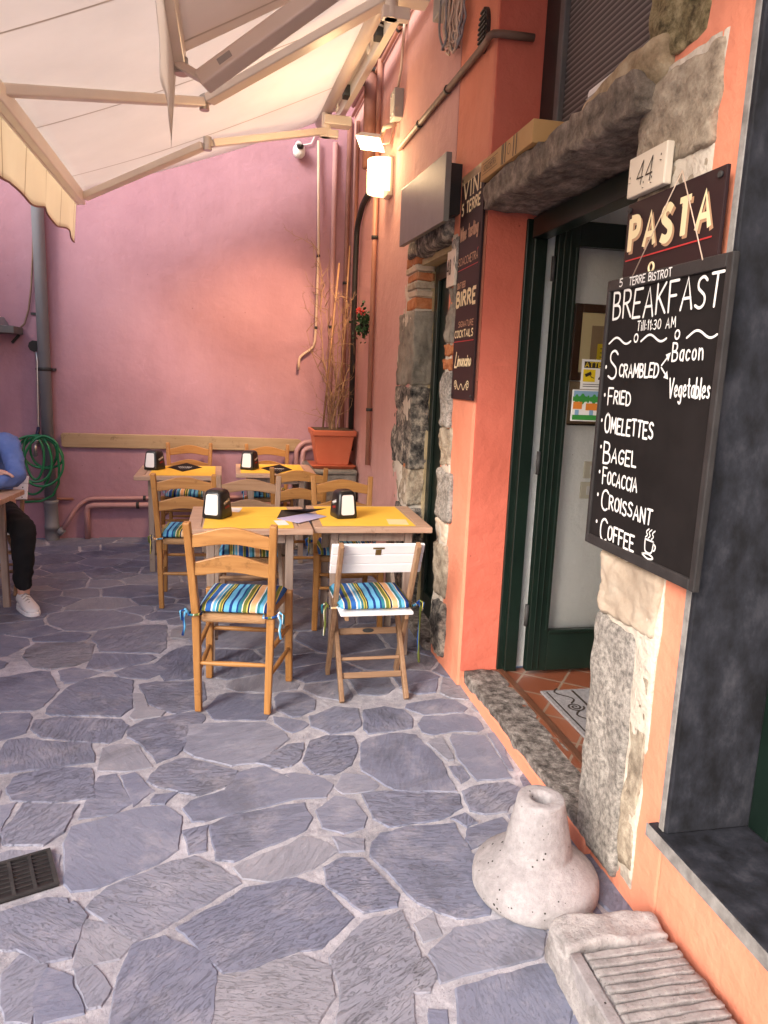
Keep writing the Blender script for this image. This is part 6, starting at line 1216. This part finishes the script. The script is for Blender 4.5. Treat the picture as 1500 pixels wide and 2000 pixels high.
for o_, st_2, sz_ in ((sw, .030, .06), (bpy.data.objects['trousers'], .024, .055)):
    tx_ = bpy.data.textures.new('folds', 'CLOUDS'); tx_.noise_scale = sz_; tx_.noise_depth = 2; dm_ = o_.modifiers.new('folds', 'DISPLACE'); dm_.texture = tx_; dm_.strength = st_2; dm_.mid_level = .5; dm_.texture_coords = 'LOCAL'
    ss_ = o_.modifiers['subsurf']; ss_.levels = 3; ss_.render_levels = 3
def shoe(hx, hy, tx_, ty):
    h = Vector((hx, hy, 0)); d = Vector((tx_-hx, ty-hy, 0)).normalized(); s = Vector((-d.y, d.x, 0)); sec = [(-.06, .032, .095), (-.038, .042, .108), (.02, .045, .105), (.06, .047, .085), (.12, .052, .066), (.165, .05, .055), (.2, .039, .048), (.22, .02, .04)]
    vs = []; n = 14
    for a, wd, top in sec:
        for k in range(n):
            t_ = 2*math.pi*k/n; c_, s2 = math.cos(t_), math.sin(t_); x = abs(c_)**.8*math.copysign(1, c_)*wd; z = .022+(top-.022)*(.5+.5*abs(s2)**.9*math.copysign(1, s2)) if True else 0
            vs.append(h+d*a+s*x*(1-.35*max(0, s2))+Vector((0, 0, z)))
    fs = [(i*n+k, i*n+(k+1) % n, (i+1)*n+(k+1) % n, (i+1)*n+k) for i in range(len(sec)-1) for k in range(n)]+[tuple(range(n-1, -1, -1)), tuple((len(sec)-1)*n+k for k in range(n))]
    o = MB().add(vs, fs, 0, True).build('shoe', 'shoe_white', person, subsurf=1)
    so_ = []; 
    for k in range(28): t_ = 2*math.pi*k/28; a = .078+.148*math.cos(t_); wd = (.054-.008*(a < 0))*abs(math.sin(t_))**.55*math.copysign(1, math.sin(t_)); so_.append((a, wd))
    MB().prism(so_, h, d, s, (0, 0, .026)).build('sole', 'white_paint', o, bevel=.004)
    lc = MB()
    for k in range(4): a = .03+.026*k; zt = .103-.0125*k; lc.tube([h+d*a+s*.024+Vector((0, 0, zt-.014)), h+d*(a+.006)+Vector((0, 0, zt+.003)), h+d*(a+.012)-s*.024+Vector((0, 0, zt-.014))], .0042, 5)
    lc.build('laces', 'plastic_grey', o); MB().tube([h+d*-.052+Vector((0, 0, .05)), h+d*-.05+Vector((0, 0, .09))], .014, 8).build('heel_tab', 'navy', o)
shoe(-1.325, 4.87, -1.225, 4.70); shoe(-1.80, 4.975, -1.83, 4.79)
hr = MB().rock(-1.715, -1.545, 5.135, 5.315, 1.345, 1.475, 5, .006, 10, rnd=.75); hr.build('hair', 'hair', person)
fa = MB()
for s in (-1, 1): fa.lathe([(.0, .011), (.007, .008), (.010, 0), (.007, -.008), (0, -.011)], (-1.63+s*.031, 5.106, 1.345), 10)
fa.build('eye', 'ink_dark', person)
fa = MB().tube([(-1.63, 5.095, 1.345), (-1.63, 5.082, 1.315), (-1.63, 5.10, 1.303)], [.008, .014, .010], 8); fa.build('nose', 'skin', person)
MB().tube([(-1.655, 5.103, 1.265), (-1.63, 5.095, 1.263), (-1.605, 5.103, 1.265)], .006, 6).build('mouth', 'petal', person)
for s in (-1, 1): MB().lathe([(0, .03), (.012, .022), (.016, 0), (.011, -.022), (0, -.03)], (-1.63+s*.083, 5.195, 1.325), 10).build('ear', 'skin', person)
